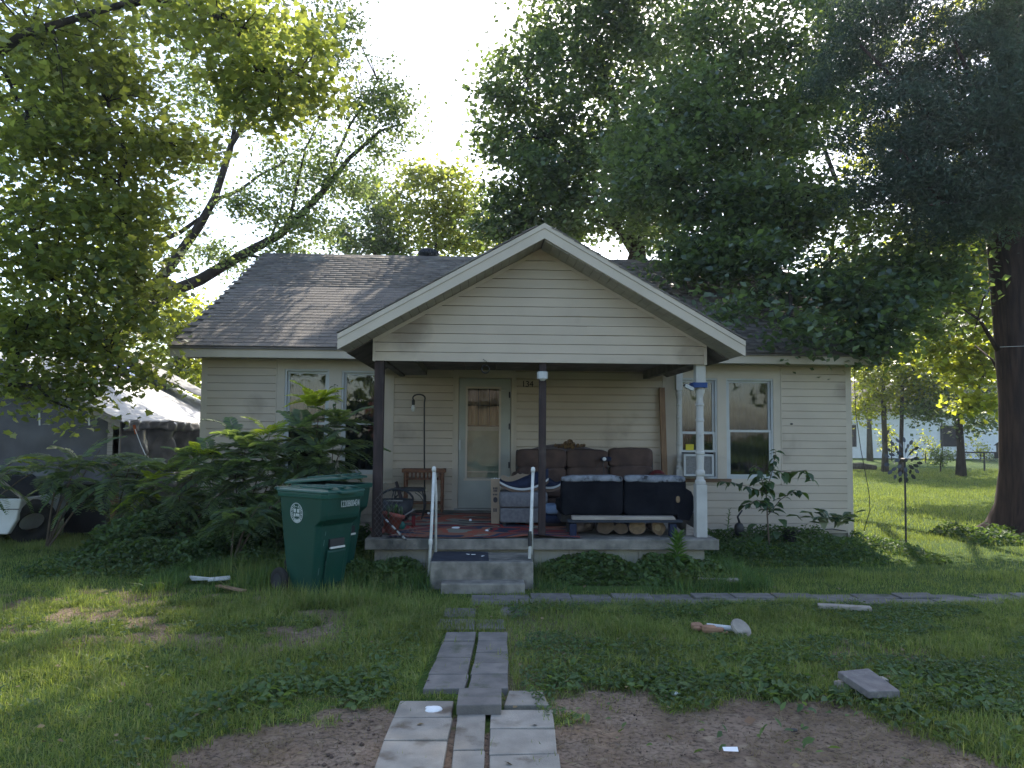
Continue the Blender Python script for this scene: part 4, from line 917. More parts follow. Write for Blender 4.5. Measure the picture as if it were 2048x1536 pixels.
# stuff right of futon
c=at(1390,1030,9.0)
a=T('black_duffel_bag','black bag with dull grey flap wedged between the futon and right post','bag',(c[0]-.05,9.1,ZD))
rel(MB().soft((c[0]-.08,9.15,ZD+.17),(.26,.3,.26),.6,20,12,lump=.05,seed=4),'body',MT['black'],a,smooth=True)
rel(MB().soft((c[0]-.09,9.08,ZD+.30),(.2,.18,.08),.6,16,8,lump=.04,seed=9),'flap',MT['wornvinyl'],a,smooth=True)
a=T('grey_board_scrap','grey brown board scrap leaning low behind the right porch post','board',(c[0]-.03,9.0,ZD))
rel(MB().hexa([(c[0]-.12,8.95,ZD+.003),(c[0]+.1,8.98,ZD+.003),(c[0]+.1,9.02,ZD+.003),(c[0]-.12,8.99,ZD+.003),(c[0]-.10,9.0,ZD+.13),(c[0]+.05,9.02,ZD+.05),(c[0]+.05,9.05,ZD+.05),(c[0]-.10,9.03,ZD+.13)]),'panel',MT['palewood'],a)
# leaning lumber
a=T('leaning_lumber','upright brown lumber plank leaning on the wall left of the right windows','lumber',(wx(1326,11.7,860),11.7,ZD))
x0,x1=wx(1320,11.7,860),wx(1331,11.7,860); rel(MB().hexa([(x0+.01,11.55,ZD+.002),(x1+.01,11.55,ZD+.002),(x1+.01,11.60,ZD+.002),(x0+.01,11.60,ZD+.002),(x0-.01,11.69,wz(772,11.7)),(x1-.01,11.69,wz(772,11.7)),(x1-.01,11.74,wz(772,11.7)),(x0-.01,11.74,wz(772,11.7))]),'plank',MT['lumber'],a,bevel=.003)
c=at(1316,955,10.9); a=T('red_cloth','dark red cloth bundled at the right arm of the brown sofa','cloth',c)
rel(MB().soft((c[0],10.9,c[2]),(.26,.25,.14),.8,20,12,lump=.09,seed=8),'cloth',MT['redcloth'],a,smooth=True)
# air conditioner
ax0,ax1,az0,az1=wx(1366,11.55,930),wx(1426,11.55,930),wz(950,11.55),wz(906,11.55)
a=T('air_conditioner','white window air conditioner sticking out under the raised sash','air conditioner',((ax0+ax1)/2,11.6,az0))
for b4 in ((ax0,ax0+.03,az0,az1),(ax1-.03,ax1,az0,az1),(ax0+.03,ax1-.03,az0,az0+.03),(ax0+.03,ax1-.03,az1-.03,az1)):
    rel(MB().box(b4[0],b4[1],11.50,11.98,b4[2],b4[3]),'case',MT['white'],a)
rel(MB().box(ax0+.03,ax1-.03,11.53,11.56,az0+.03,az1-.03),'coil',mat('grey coil',(.26,.26,.27),(.19,.19,.20),scale=40,rough=.6),a)
for i in range(14):
    z=az0+.045+i*(az1-az0-.09)/13; rel(MB().box(ax0+.03,ax1-.03,11.512,11.516,z-.002,z+.002),'grille_bar',MT['steel'],a)
hb(MB().box(ax0-.05,ax0-.001,YW+.02,YW+.03,az0-.02,az1+.01),'filler_panel',MT['black'])
hb(MB().box(wx(1360),wx(1460),YW-.05,YW-.02,wz(962),wz(955)),'rotten_sill',MT['deadleaf'])
# security camera + tape + fixture + wreath
c=at(1378,775,8.80)
a=T('security_camera','small white security camera fixed beside the right turned post','security camera',c)
rel(MB().cbox(c,(.11,.06,.045),Matrix.Rotation(R(25),3,'Y')),'body',MT['white'],a,bevel=.008); rel(MB().lathe([(.0,0),(.018,0),(.018,.01),(0,.01)],c=(c[0]-.058,c[1],c[2]+.025),n=10,axis='x',caps=False),'lens',MT['black'],a)
rel(MB().tube([(c[0]+.04,c[1],c[2]),(c[0]+.085,c[1]+.02,c[2]+.02)],.01,6),'bracket',MT['white'],a)
c=at(1401,770,8.77); a=T('blue_tape_band','blue tape band wrapped round the top of the right turned post','tape',c)
rel(MB().box(c[0]-.082,c[0]+.082,8.768,8.94,c[2]-.028,c[2]+.03),'band',MT['bluetape'],a)
c=at(1085,752,8.70); a=T('porch_light','small white angular light fixture mounted high on the middle porch post','light fixture',c)
rel(MB().lathe([(.058,-.035),(.062,-.03),(.062,.045),(.05,.05)],c=(c[0],c[1],c[2]),n=8),'shade',MT['white'],a)
rel(MB().lathe([(.02,-.055),(.03,-.05),(.035,-.036)],c=(c[0],c[1],c[2]),n=8),'finial',MT['white'],a); rel(MB().box(c[0]-.03,c[0]+.03,c[1]+.05,8.788,c[2]-.03,c[2]+.03),'mount',MT['white'],a)
c=at(971,735,8.84); a=T('hanging_wire_ring','small dark twisted wire ring hanging from the porch beam','wire ring',c)
rel(MB().tube([(c[0]+.045*math.cos(t),c[1]+.006*math.sin(3*t),c[2]-.02+.045*math.sin(t)) for t in [2*math.pi*i/16 for i in range(17)]],.007,5),'ring',MT['black'],a)
rel(MB().tube([(c[0],c[1],c[2]+.02),(c[0]+.01,c[1]-.1,c[2]+.06),(c[0]-.03,c[1]-.11,c[2]+.085)],.004,4),'hook',MT['black'],a)
# litter on rug
for i,(x_,y_) in enumerate(((913,1052),(857,1027),(975,1058),(940,1042))):
    p=onz(x_,y_,ZD+.04); a=T('paper_scrap',['crumpled white paper scrap in the middle of the rug','white scrap on the rug near the lamp foot','white scrap on the rug by the cardboard box','small pale scrap on the rug below the door'][i],'litter',p)
    rel(MB().soft(p,(.10 if i==0 else .04,.07 if i==0 else .03,.03),.8,10,6,lump=.05,seed=i*7),'paper',MT['paper'],a)
# nail hole / outlet on right wall, cables
c=at(1583,848,YW-.02); hb(MB().soft(c,(.05,.02,.03),.8,8,6),'wall_hole',MT['black'])
a=T('hanging_cable','thin black cable hanging beside the right corner of the house','cable',(5.9,11.6,0))
rel(MB().tube([at(1708,740,11.6),at(1712,830,11.6),at(1722,900,11.55),at(1738,985,11.5),at(1740,1020,11.5),at(1728,1062,11.5)],.006,5),'cable',MT['black'],a,smooth=True)
a=T('ground_hose','thin dark cord sagging along the foot of the right wall','cord',(4.6,11.7,.1))
rel(MB().tube([at(1580,1067,11.70),at(1620,1060,11.70),at(1665,1058,11.70),at(1692,1062,11.70)],.009,5),'cord',MT['black'],a,smooth=True)

# ---------------------------------------------------------------- carts
def cart(loc,rz,label,lidt):
    a=thing('wheeled_trash_cart',label,'trash cart',loc,rz,'green wheeled trash carts')
    # local: +x front. sections (z,back,front,halfwidth)
    S=[(.03,-.22,.20,.215),(.10,-.23,.225,.225),(.52,-.28,.285,.255),(.70,-.30,.305,.265),(.755,-.305,.385,.268),(.80,-.31,.395,.272),(1.0,-.33,.415,.285)]
    secs=[]
    for z,b,f,h in S:
        c=.045; secs.append([(b+c,-h,z),(f-c,-h,z),(f,-h+c,z),(f,h-c,z),(f-c,h,z),(b+c,h,z),(b,h-c,z),(b,-h+c,z)])
    MB().loft(secs).build('body',MT['cart'],a,bevel=.012)
    z,b,f,h=1.0,-.345,.43,.30; c=.05
    rim=lambda z_,e:[(b-e+c,-h-e,z_),(f+e-c,-h-e,z_),(f+e,-h-e+c,z_),(f+e,h+e-c,z_),(f+e-c,h+e,z_),(b-e+c,h+e,z_),(b-e,h+e-c,z_),(b-e,-h-e+c,z_)]
    MB().loft([rim(.965,0),rim(1.0,.004),rim(1.012,.004)]).build('rim',MT['cartlid'],a,bevel=.004)
    lid=MB().loft([rim(1.014,.012),rim(1.034,.012),rim(1.048,-.03),rim(1.062,-.12)])
    lo=lid.build('lid',MT['cartlid'],a,bevel=.006); 
    if lidt: lo.rotation_euler=(0,lidt,0); lo.location=(-.0,0,.02)
    for y_ in (-.18,.0,.18): MB().box(-.06,.40,y_-.03,y_+.03,1.056,1.072).build('lid_rib',MT['cartlid'],lo,bevel=.005)
    MB().box(.40,.50,-.11,.11,1.008,1.03).build('lid_lip',MT['cartlid'],lo,bevel=.006)
    for y_ in (-.2,-.0,.2): MB().box(-.40,-.345,y_-.05,y_+.05,1.02,1.05).build('hinge_lug',MT['cartlid'],a,bevel=.006)
    MB().tube([(-.40,-.26,1.035),(-.40,.26,1.035)],.014,8).build('handle',MT['cart'],a)
    for s_ in (-1,1):
        w_=MB().lathe([(.03,-.03),(.10,-.03),(.125,-.02),(.13,0),(.125,.02),(.10,.03),(.03,.03)],c=(0,0,0),n=22,axis='y').build('wheel',MT['rubber'],a,smooth=False,loc=(-.27,s_*.27,.13))
        MB().lathe([(.02,-.034),(.07,-.034),(.075,0),(.07,.034),(.02,.034)],n=14,axis='y').build('hub',MT['blackplastic'],w_)
    MB().tube([(-.27,-.26,.13),(-.27,.26,.13)],.012,8).build('axle',MT['steel'],a)
    # front pocket, grab bar
    MB().loft([[(.236,-.13,.12),(.236,.13,.12),(.30,.13,.46),(.30,-.13,.46)],[(.262,-.115,.12),(.262,.115,.12),(.316,.115,.44),(.316,-.115,.44)]]).build('pocket_panel',MT['cart'],a,bevel=.008)
    MB().box(.285,.312,-.10,.10,.475,.56).build('recess_shade',MT['black'],a)  # raised black block paints in the shade of a recess
    MB().box(.300,.325,-.10,.10,.468,.486).build('grab_bar',MT['whitepipe'],a)
    a.scale=(.93,.93,1); return a
A37=R(-37)
cp=onz(628,1196,0); d_=Vector((math.cos(A37),math.sin(A37),0)); n_=Vector((math.sin(-A37),math.cos(A37),0))
org=Vector((cp[0],cp[1],0))-d_*.22+Vector((.6,.8,0))*.22
ct=cart((org.x,org.y,-.01),A37,'green wheeled trash cart with round white seal and number in the front lawn',0)
def sideplane(me_or_mb,name,m_,par,**k): return me_or_mb.build(name,m_,par,**k)
# round seal on the side (local -y face)
def disc(name,cx,cz,r0,r1,y,m_,n=32,par=ct,a0=0,a1=2*math.pi):
    vs=[]; fs=[]
    for i in range(n+1):
        t=a0+(a1-a0)*i/n; vs+=[(cx+r0*math.cos(t),y(cz+r0*math.sin(t)),cz+r0*math.sin(t)),(cx+r1*math.cos(t),y(cz+r1*math.sin(t)),cz+r1*math.sin(t))]
    MB().add(vs,[(2*i,2*i+1,2*i+3,2*i+2) for i in range(n)]).build(name,m_,par)
ysd=lambda z: -(.268+.017*(z-.755)/.245)-.0035
ink=mat('white cart print',(.55,.58,.56),(.40,.44,.42),scale=60,rough=.7)
sx_,sz2=-.02,.81
disc('seal_ring',sx_,sz2,.092,.099,ysd,ink); disc('seal_ring',sx_,sz2,.060,.064,ysd,ink)
for i in range(26):
    if i in (5,6,7): continue
    t0=2*math.pi*i/26; disc('seal_letter',sx_,sz2,.068,.088,ysd,ink,n=2,a0=t0,a1=t0+.14 if i%3 else t0+.09)
disc('seal_band',sx_,sz2,.066,.091,ysd,ink,a0=R(235),a1=R(305))
for (a,b,c_,d2) in ((-.045,-.008,.004,.040),(.008,.045,.004,.040),(-.045,-.02,-.038,-.006),(-.012,.045,-.034,-.006)):
    MB().add([(sx_+a,ysd(sz2+c_),sz2+c_),(sx_+b,ysd(sz2+c_),sz2+c_),(sx_+b,ysd(sz2+d2),sz2+d2),(sx_+a,ysd(sz2+d2),sz2+d2)],[(0,1,2,3)]).build('seal_emblem',ink,ct)
me=text('1220B00434',.09,.001,'CENTER'); me.materials.append(ink)
o=link('cart_number',me,ct,(.405+.02*(.90-.80)/.2+.003,.07,.875),(R(90),0,R(90))); o.scale=(.60,1,1)
# scuffs
for (y_,z_,h_) in ((-.17,.50,.06),(-.20,.22,.07),(-.12,.30,.05),(-.16,.60,.04)):
    xf=np.interp(z_,[.1,.52,.70],[.225,.285,.305])+.002; xf2=np.interp(z_+h_,[.1,.52,.70],[.225,.285,.305])+.002
    MB().add([(xf,y_,z_),(xf,y_+.008,z_),(xf2,y_+.011,z_+h_),(xf2,y_+.004,z_+h_)],[(0,1,2,3)]).build('scuff',mat('scuff',(.12,.20,.18),(.08,.15,.13)),ct)
c2=at(660,985,8.45)
ct2=cart((c2[0]-.02,8.5,.03),R(-30),'second green trash cart with slightly raised lid behind the first',R(-5))

# ---------------------------------------------------------------- yard debris
a=T('cracked_plastic_scrap','cracked white plastic scrap lying in the grass left of the trash cart','litter',onz(425,1157,.02))
p=onz(425,1157,.05); rel(MB().hexa([(p[0]-.02,p[1]-.08,.035),(p[0]+.19,p[1]-.02,.04),(p[0]+.16,p[1]+.09,.05),(p[0]-.04,p[1]+.03,.04),(p[0]-.02,p[1]-.08,.05),(p[0]+.19,p[1]-.02,.055),(p[0]+.16,p[1]+.09,.065),(p[0]-.04,p[1]+.03,.055)]),'shard',MT['trash'],a)
rel(MB().hexa([(p[0]-.21,p[1]-.01,.03),(p[0]-.0,p[1]-.03,.04),(p[0]-.0,p[1]+.02,.04),(p[0]-.21,p[1]+.03,.03),(p[0]-.24,p[1]-.01,.075),(p[0]-.0,p[1]-.03,.055),(p[0]-.0,p[1]+.02,.055),(p[0]-.24,p[1]+.03,.075)]),'handle_piece',MT['trash'],a)
def plank(name,label,cat,A,B,wd,th,m_,z=.04,lift=0):
    A=Vector(A);B=Vector(B); d=(B-A); L=d.length; d.normalize(); s_=Vector((-d.y,d.x,0))*wd/2; A.z=z;B.z=z+lift; u=Vector((0,0,th))
    a=T(name,label,cat,tuple((A+B)/2)); rel(MB().hexa([A-s_,B-s_,B+s_,A+s_,A-s_+u,B-s_+u,B+s_+u,A+s_+u]),'board',m_,a,bevel=.003); return a
plank('wood_sliver','thin tan wood sliver in the grass left of the trash cart wheel','wood scrap',onz(435,1181),onz(488,1192),.06,.018,MT['logend'])
plank('grass_plank','weathered plank half buried in tall grass right of the steps','plank',onz(1128,1158),onz(1480,1168),.10,.03,MT['palewood'],z=.055,lift=-.03)
plank('broken_board','crumbling pale board on the grass below the right side path','board',onz(1636,1222),onz(1742,1228),.09,.035,MT['palewood'],z=.03)
p=onz(1398,1262); a=T('brick_rubble','orange brick rubble in the grass left of the white pipe','rubble',p)
for dx,dy,s in ((0,.05,.10),(.06,-.10,.13),(.13,-.12,.07),(-.02,-.02,.06),(.17,-.16,.04)): rel(MB().soft((p[0]+dx,p[1]+dy,.035),(s,s*.8,s*.5),.5,10,6,lump=.03,seed=int(s*900)),'brick_fragment',MT['brickbit'],a)
p=onz(1440,1266); a=T('white_pipe_piece','short white pipe piece lying between the brick rubble and concrete disc','pipe',p); rel(MB().tube([(p[0]-.10,p[1]+.03,.05),(p[0]+.11,p[1]-.03,.04)],.022,10),'tube',MT['trash'],a)
p=onz(1480,1272); a=T('concrete_disc','broken round concrete disc tilted in the grass','concrete piece',p)
mb=MB().lathe([(.001,0),(.085,0),(.09,.015),(.085,.03),(.001,.03)],n=14,caps=False); M3=Matrix.Rotation(R(38),3,'X')@Matrix.Rotation(R(22),3,'Y'); mb.v=[tuple(M3@Vector(v)+Vector((p[0],p[1],.05))) for v in mb.v]; rel(mb,'disc',MT['paver'],a)
p=onz(1738,1372,0); a=T('raised_paver','square grey concrete paver propped above the grass on wood blocks','paver',p)
q=[onz(1675,1350,.09)[:2],onz(1737,1381,.09)[:2],onz(1800,1376,.09)[:2],onz(1737,1339,.09)[:2]]
zz=[.115,.085,.075,.10]; rel(MB().hexa([(x_,y_,z_-.045) for (x_,y_),z_ in zip(q,zz)]+[(x_,y_,z_) for (x_,y_),z_ in zip(q,zz)]),'slab',mat('paver top',(.20,.18,.165),(.14,.125,.12),scale=14,rough=.95,bump=.4,c3=(.26,.24,.21),s3=9,t3=.6),a,bevel=.006)
q0,q1=onz(1672,1365,.03),onz(1760,1395,.02); plank('support_wood','pale wood block under the raised paver','wood scrap',q0,(q1[0],q1[1]-.02,0),.05,.035,MT['palewood'],z=.01)
rel(MB().box(p[0]+.05,p[0]+.12,p[1]-.02,p[1]+.05,-.02,.045),'support',MT['paver'],a)
rel(MB().box(p[0]-.12,p[0]-.03,p[1]+.02,p[1]+.10,-.02,.06),'support',MT['lumber'],a)
LT=[(872,1416,.07,'crumpled white tissue on the pale path pavers','litter'),(1462,1505,.04,'small white paper scrap on the bare dirt','litter'),(1500,1446,.035,'curled brown leaf on the bare dirt','leaf'),(1588,1458,.03,'small dark stone on the bare dirt','stone'),(1348,1394,.035,'white paper bit in the weeds above the bare dirt','litter'),(860,1413,.03,'tiny white scrap left of the tissue on the path','litter')]
for i,(x_,y_,s,lb,ct_) in enumerate(LT):
    p=onz(x_,y_,.03 if i in(0,5) else .01); a=T({'litter':'paper_scrap','leaf':'dead_leaf','stone':'stone'}[ct_],lb,ct_,p)
    m_={'litter':MT['paper'],'leaf':MT['deadleaf'],'stone':MT['black']}[ct_]
    if ct_=='leaf': rel(MB().add([(p[0]-s,p[1],p[2]+.01),(p[0],p[1]-s*.6,p[2]+.0),(p[0]+s,p[1],p[2]+.02),(p[0],p[1]+s*.7,p[2]+.03)],[(0,1,2,3)]),'blade',m_,a)
    elif i==1: rel(MB().add([(p[0]-s,p[1]-.01,p[2]+.012),(p[0]+s*.8,p[1]-.02,p[2]+.012),(p[0]+s,p[1]+.02,p[2]+.02),(p[0]-s*.9,p[1]+.025,p[2]+.018)],[(0,1,2,3)]),'sheet',m_,a)
    else: rel(MB().soft((p[0],p[1],p[2]+s*.25),(s*1.4,s,s*.7),.9,12,8,lump=s*.9,seed=i*3),'lump',m_,a)
# twigs on dirt
mb=MB()
for i in range(420):
    x_=random.uniform(-1.3,2.6); y_=random.uniform(3.6,5.0)
    if -.55<x_<.5 and random.random()<.75: continue
    t=random.uniform(0,math.pi); L_=random.uniform(.02,.09)*random.choice((1,1,1,2.6)); z_=float(gz(x_,y_))+.012
    mb.tube([(x_,y_,z_),(x_+math.cos(t)*L_*.5,y_+math.sin(t)*L_*.5,z_+.008),(x_+math.cos(t+.3)*L_,y_+math.sin(t+.3)*L_,z_)],.0018,3)
o=mb.build('twig_litter',MT['stick']); tag(o,'small dry twigs scattered over the bare dirt','twigs',kind='stuff')
# clods and pebbles
n=900; xx=rng.uniform(-1.7,2.9,n); yy=rng.uniform(3.3,5.3,n); keep=(dirt(xx,yy)>.5)&~((xx>-.5)&(xx<.5)); xx=xx[keep]; yy=yy[keep]; n=len(xx)
near=(xx<-.3)&(xx>-.75); s=rng.uniform(.003,.009,n)*(1+1.1*near)
octv=np.array([(1,0,0),(0,1,0),(-1,0,0),(0,-1,0),(0,0,.7),(0,0,-.7)]); VV=octv[None]*s[:,None,None]*rng.uniform(.6,1.3,(n,6,1))
VV[:,:,0]+=xx[:,None]; VV[:,:,1]+=yy[:,None]; VV[:,:,2]+=(gz(xx,yy))[:,None]
o=npmesh('soil_clods',VV,[(0,1,4),(1,2,4),(2,3,4),(3,0,4),(1,0,5),(2,1,5),(3,2,5),(0,3,5)],mat('soil clod',(.16,.11,.085),(.10,.07,.055),scale=20,rough=1,rnd=.3)); tag(o,'crumbly brown soil clods on the bare dirt patches','soil',kind='stuff')

# ---------------------------------------------------------------- tyre, vehicle, shed
c=at(60,1042,11.2)
a=T('old_tyre','bald black tyre leaning against the white vehicle by the tarp shed','tyre',(c[0],11.2,0))
pf=[(.17,-.09),(.20,-.115),(.27,-.118),(.305,-.09),(.31,-.03),(.305,-.028),(.305,-.02),(.31,-.018),(.31,.018),(.305,.02),(.305,.028),(.31,.03),(.305,.09),(.27,.118),(.20,.115),(.17,.09),(.155,0),(.17,-.09)]
mb=MB().lathe(pf,n=40,axis='x',caps=False); M3=Matrix.Rotation(R(-50),3,'Z')@Matrix.Rotation(R(20),3,'Y'); mb.v=[tuple(M3@Vector(v)+Vector((c[0],11.25,.29))) for v in mb.v]
rel(mb,'tread',MT['rubber'],a,smooth=True)
a=T('white_vehicle','white vehicle body with dark window cut off by the left edge of the photo','vehicle',(-7.6,11.4,0))
vx1=at(42,1003,10.95)[0]
P=[(-9.9,.15),(vx1-.16,.15),(vx1-.05,.35),(vx1,.60),(vx1,.64),(-9.9,.60)]
rel(MB().prism(P,10.95,12.3),'body',MT['whitepaint'],a,bevel=.02)
rel(MB().prism([(-9.9,.62),(vx1-.03,.655),(vx1-.36,.92),(-9.9,1.25)],11.0,12.25),'window',MT['blackplastic'],a)
rel(MB().tube([(vx1,10.97,.65),(vx1-.33,10.98,.91),(-9.9,11.0,1.29)],.022,6),'window_frame',MT['palewood'],a)
rel(MB().box(-9.9,vx1-.02,10.94,10.949,.49,.50),'body_seam',MT['black'],a)
rel(MB().lathe([(.1,-.09),(.28,-.1),(.30,0),(.28,.1),(.1,.09)],c=(-8.6,11.05,.28),n=20,axis='y'),'wheel',MT['rubber'],a)
rel(MB().lathe([(.1,-.09),(.28,-.1),(.30,0),(.28,.1),(.1,.09)],c=(-8.6,12.2,.28),n=20,axis='y'),'wheel',MT['rubber'],a)
# shed
shed=T('tarp_shed','makeshift shed wrapped in dark and silver tarps left of the house','shed',(-8,13.5,0))
def sheet(name,fn,nu,nv,m_,par=shed,**k):
    mb=MB(); vs=[fn(i/nu,j/nv) for j in range(nv+1) for i in range(nu+1)]
    mb.add(vs,[(j*(nu+1)+i,j*(nu+1)+i+1,(j+1)*(nu+1)+i+1,(j+1)*(nu+1)+i) for j in range(nv) for i in range(nu)])
    o=rel(mb,name,m_,par,smooth=True); sm=o.modifiers.new('thick','SOLIDIFY'); sm.thickness=.006; return o
XS,XD,XW=-5.42,-8.0,-10.6; ZE,ZR=1.78,3.08; Y0,Y1=12.0,18.5
def rippl(x,y,a_,s=3,sd=1): return (float(fbm(x*s,y*s,1,4,sd))-.5)*a_
def frontwall(u,v):
    x=XW+(XS-.05-XW)*u; ztop=ZE+(ZR-ZE)*(1-abs(x-XD)/(XS-XD)) -.10
    z0=.02 if x<-6.35 else .02+ .75*sstep(-6.35,-6.15,x)
    z=z0+(ztop-z0)*v; return (x,Y0+.02+rippl(x,z*1.5,.16,1.8,3)-.10*(1-v),z)
sheet('front_tarp',frontwall,60,22,MT['tarpdark'])
def lowsheet(u,v):
    x=-6.78+.50*u; return (x,11.86+rippl(x,v,.12,3,7)-.05*(1-v),.02+1.0*v)
sheet('lower_tarp',lowsheet,22,12,mat('faded grey tarp',(.20,.195,.19),(.14,.135,.135),scale=4,rough=.6,bump=.25,bscale=40))
def sidewall(u,v):
    y=Y0+(Y1-Y0)*u; z=.05+(ZE-.03-.05)*v
    f=.15*math.sin(y*5.0+math.sin(z*3)*1.3+z*1.6)*(.35+.65*(1-v))+rippl(y,z,.36,3.2,5)
    return (XS+f-.02,y,z)
sheet('side_tarp',sidewall,90,20,MT['tarpmid'])
def rooft(u,v):
    y=Y0-.14+(Y1-Y0+.14)*u; x=XS+.12+(XD-XS-.12)*v; z=ZE-.06+(ZR-ZE+.08)*v+rippl(x,y,.14,1.6,8)-.05*math.sin(math.pi*v)
    return (x,y,z)
sheet('roof_tarp',rooft,60,20,MT['tarpsilver'])
def roofl(u,v):
    y=Y0-.14+(Y1-Y0+.14)*u; x=XW-.1+(XD-XW+.1)*v; return (x,y,ZE-.06+(ZR-ZE+.08)*v+rippl(x,y,.12,1.6,9))
sheet('roof_tarp',roofl,30,12,MT['tarpdark'])
def fringe(u,v):
    y=Y0-.14+(Y1-Y0)*u; return (XS+.13+.02*math.sin(y*17)+rippl(y,v,.10,5,4),y,ZE-.05-(.10+.08*float(vnoise(y*3,2,5)))*(1-v))
sheet('tarp_hem',fringe,80,3,MT['tarpmid'])
def blue(u,v):
    y=16.0+2.3*u; x=-6.95+(XD+.02+6.95)*v; return (x,y,ZE-.02+(ZR-ZE+.08)*((x-XS-.12)/(XD-XS-.12))+.05+rippl(x,y,.10,4,2))
sheet('blue_tarp',blue,16,10,MT['bluetarp'])
def dark2(u,v):
    y=17.0+1.6*u; x=-5.3+(-7.9+5.3)*v; return (x,y,1.98+(3.22-1.98)*v+rippl(x,y,.10,3,12))
sheet('rear_tarp',dark2,16,16,MT['tarpdark'])
for (A,B) in (((XS,Y0-.04,0),(XS,Y0-.04,ZE)),((XD,Y0-.0,0),(XD,Y0-.0,ZR-.1))):
    rel(MB().box(A[0]-.07,A[0]+.02,A[1]-.03,A[1]+.04,-.05,B[2]),'corner_post',MT['lumber'],shed)
mb=MB().hexa([(XS+.05,Y0-.12,ZE-.16),(XD,Y0-.12,ZR-.16),(XD,Y0-.08,ZR-.16),(XS+.05,Y0-.08,ZE-.16),(XS+.05,Y0-.12,ZE-.04),(XD,Y0-.12,ZR-.04),(XD,Y0-.08,ZR-.04),(XS+.05,Y0-.08,ZE-.04)]); rel(mb,'rafter',MT['palewood'],shed)
rel(MB().box(XS-.15,XS+.03,Y0-.07,Y0-.02,ZE-.62,ZE-.05),'wood_gusset',MT['palewood'],shed)
mb=MB().hexa([(-6.9,Y0-.06,2.0),(-6.2,Y0-.06,2.36),(-6.2,Y0-.03,2.36),(-6.9,Y0-.03,2.0),(-6.9,Y0-.06,2.06),(-6.2,Y0-.06,2.42),(-6.2,Y0-.03,2.42),(-6.9,Y0-.03,2.06)]); rel(mb,'brace',MT['darkwood'],shed)
for px_ in (79,178):
    c=at(px_,838,11.86); rel(MB().cbox(c,(.022,.01,.19),Matrix.Rotation(R(-4),3,'Y')),'tape_strip',MT['whitepipe'],shed)
c=at(268,850,11.9); rel(MB().tube([c,at(272,868,11.9)],.02,5),'orange_strap',mat('orange strap',(.45,.10,.03),(.35,.08,.03)),shed)
rel(MB().tube([at(270,858,11.88),at(282,890,11.86),at(300,930,11.8)],.006,4),'rope',MT['paper'],shed)
rel(MB().box(-6.35,-5.5,12.3,12.35,.0,1.0),'interior_shade',MT['black'],shed)  # flat black panel stands in for the shade inside the shed

# ---------------------------------------------------------------- spinner, feeder post, fence, neighbour, log
c=onz(1812,1088); yb=c[1]
a=T('garden_wind_spinner','dark metal garden wind spinner with many leaf shaped petals on a thin pole','wind spinner',(c[0],yb,0))
zc=at(1812,920,yb)[2]; rel(MB().tube([(c[0]-.0,yb,-.1),(c[0]+.01,yb,zc)],.014,8),'pole',MT['black'],a)
rel(MB().lathe([(.001,-.05),(.03,-.05),(.03,.05),(.001,.05)],c=(c[0],yb,zc),n=10,axis='y',caps=False),'hub',MT['black'],a)
pet=MB(); n=10
pet.add([(0,0,0),(.022,.004,.02),(.032,.008,.055),(.018,.004,.09),(0,0,.105),(-.018,-.004,.09),(-.032,-.008,.055),(-.022,-.004,.02)],[(0,1,2,3,4,5,6,7)])
pm=bpy.data.meshes.new('petal'); pm.from_pydata(pet.v,[],pet.f); pm.materials.append(mat('spinner metal',(.08,.085,.09),(.05,.05,.055),rough=.4,metal=.6))
for ring,(rr,nn) in enumerate(((.10,8),(.18,12),(.26,16))):
    for i in range(nn):
        t=2*math.pi*(i+.3*ring)/nn; yy=yb-.03+ring*.03
        sx_=rr*math.cos(t)*.8; szz=rr*math.sin(t)
        rel(MB().tube([(c[0]+sx_*.5,yy,zc+szz*.5),(c[0]+sx_,yy,zc+szz)],.003,3),'spoke',MT['black'],a)
        o=link('petal',pm,a,(sx_,yy-yb,zc+szz),(random.uniform(-.4,.4),R(90)-t+random.uniform(-.3,.3),random.uniform(-.5,.5))); o.scale=(.85,.85,.85)
c=onz(2004,956,.05); fy=c[1]
a=T('bird_feeder_post','dark bird feeder box on a thin post at the right edge behind the trunk','bird feeder',(c[0],fy,0))
k=fy/1540
zf=at(2004,905,fy)[2]; rel(MB().tube([(c[0],fy,-.1),(c[0],fy,zf-.2)],.035,8),'post',MT['black'],a)
rel(MB().box(c[0]-.17,c[0]+.17,fy-.15,fy+.15,zf-.22,zf+.02),'tray',MT['blackplastic'],a); rel(MB().box(c[0]-.12,c[0]+.12,fy-.1,fy+.1,zf+.02,zf+.25),'hopper',MT['black'],a)
rel(MB().loft([[(c[0]-.18,fy-.16,zf+.25),(c[0]+.18,fy-.16,zf+.25),(c[0]+.18,fy+.16,zf+.25),(c[0]-.18,fy+.16,zf+.25)],[(c[0]-.03,fy-.03,zf+.42),(c[0]+.03,fy-.03,zf+.42),(c[0]+.03,fy+.03,zf+.42),(c[0]-.03,fy+.03,zf+.42)]]),'roof',MT['blackplastic'],a)
rel(MB().box(c[0]-.03,c[0]+.09,fy-.105,fy-.1,zf+.04,zf+.16),'window',MT['paper'],a)
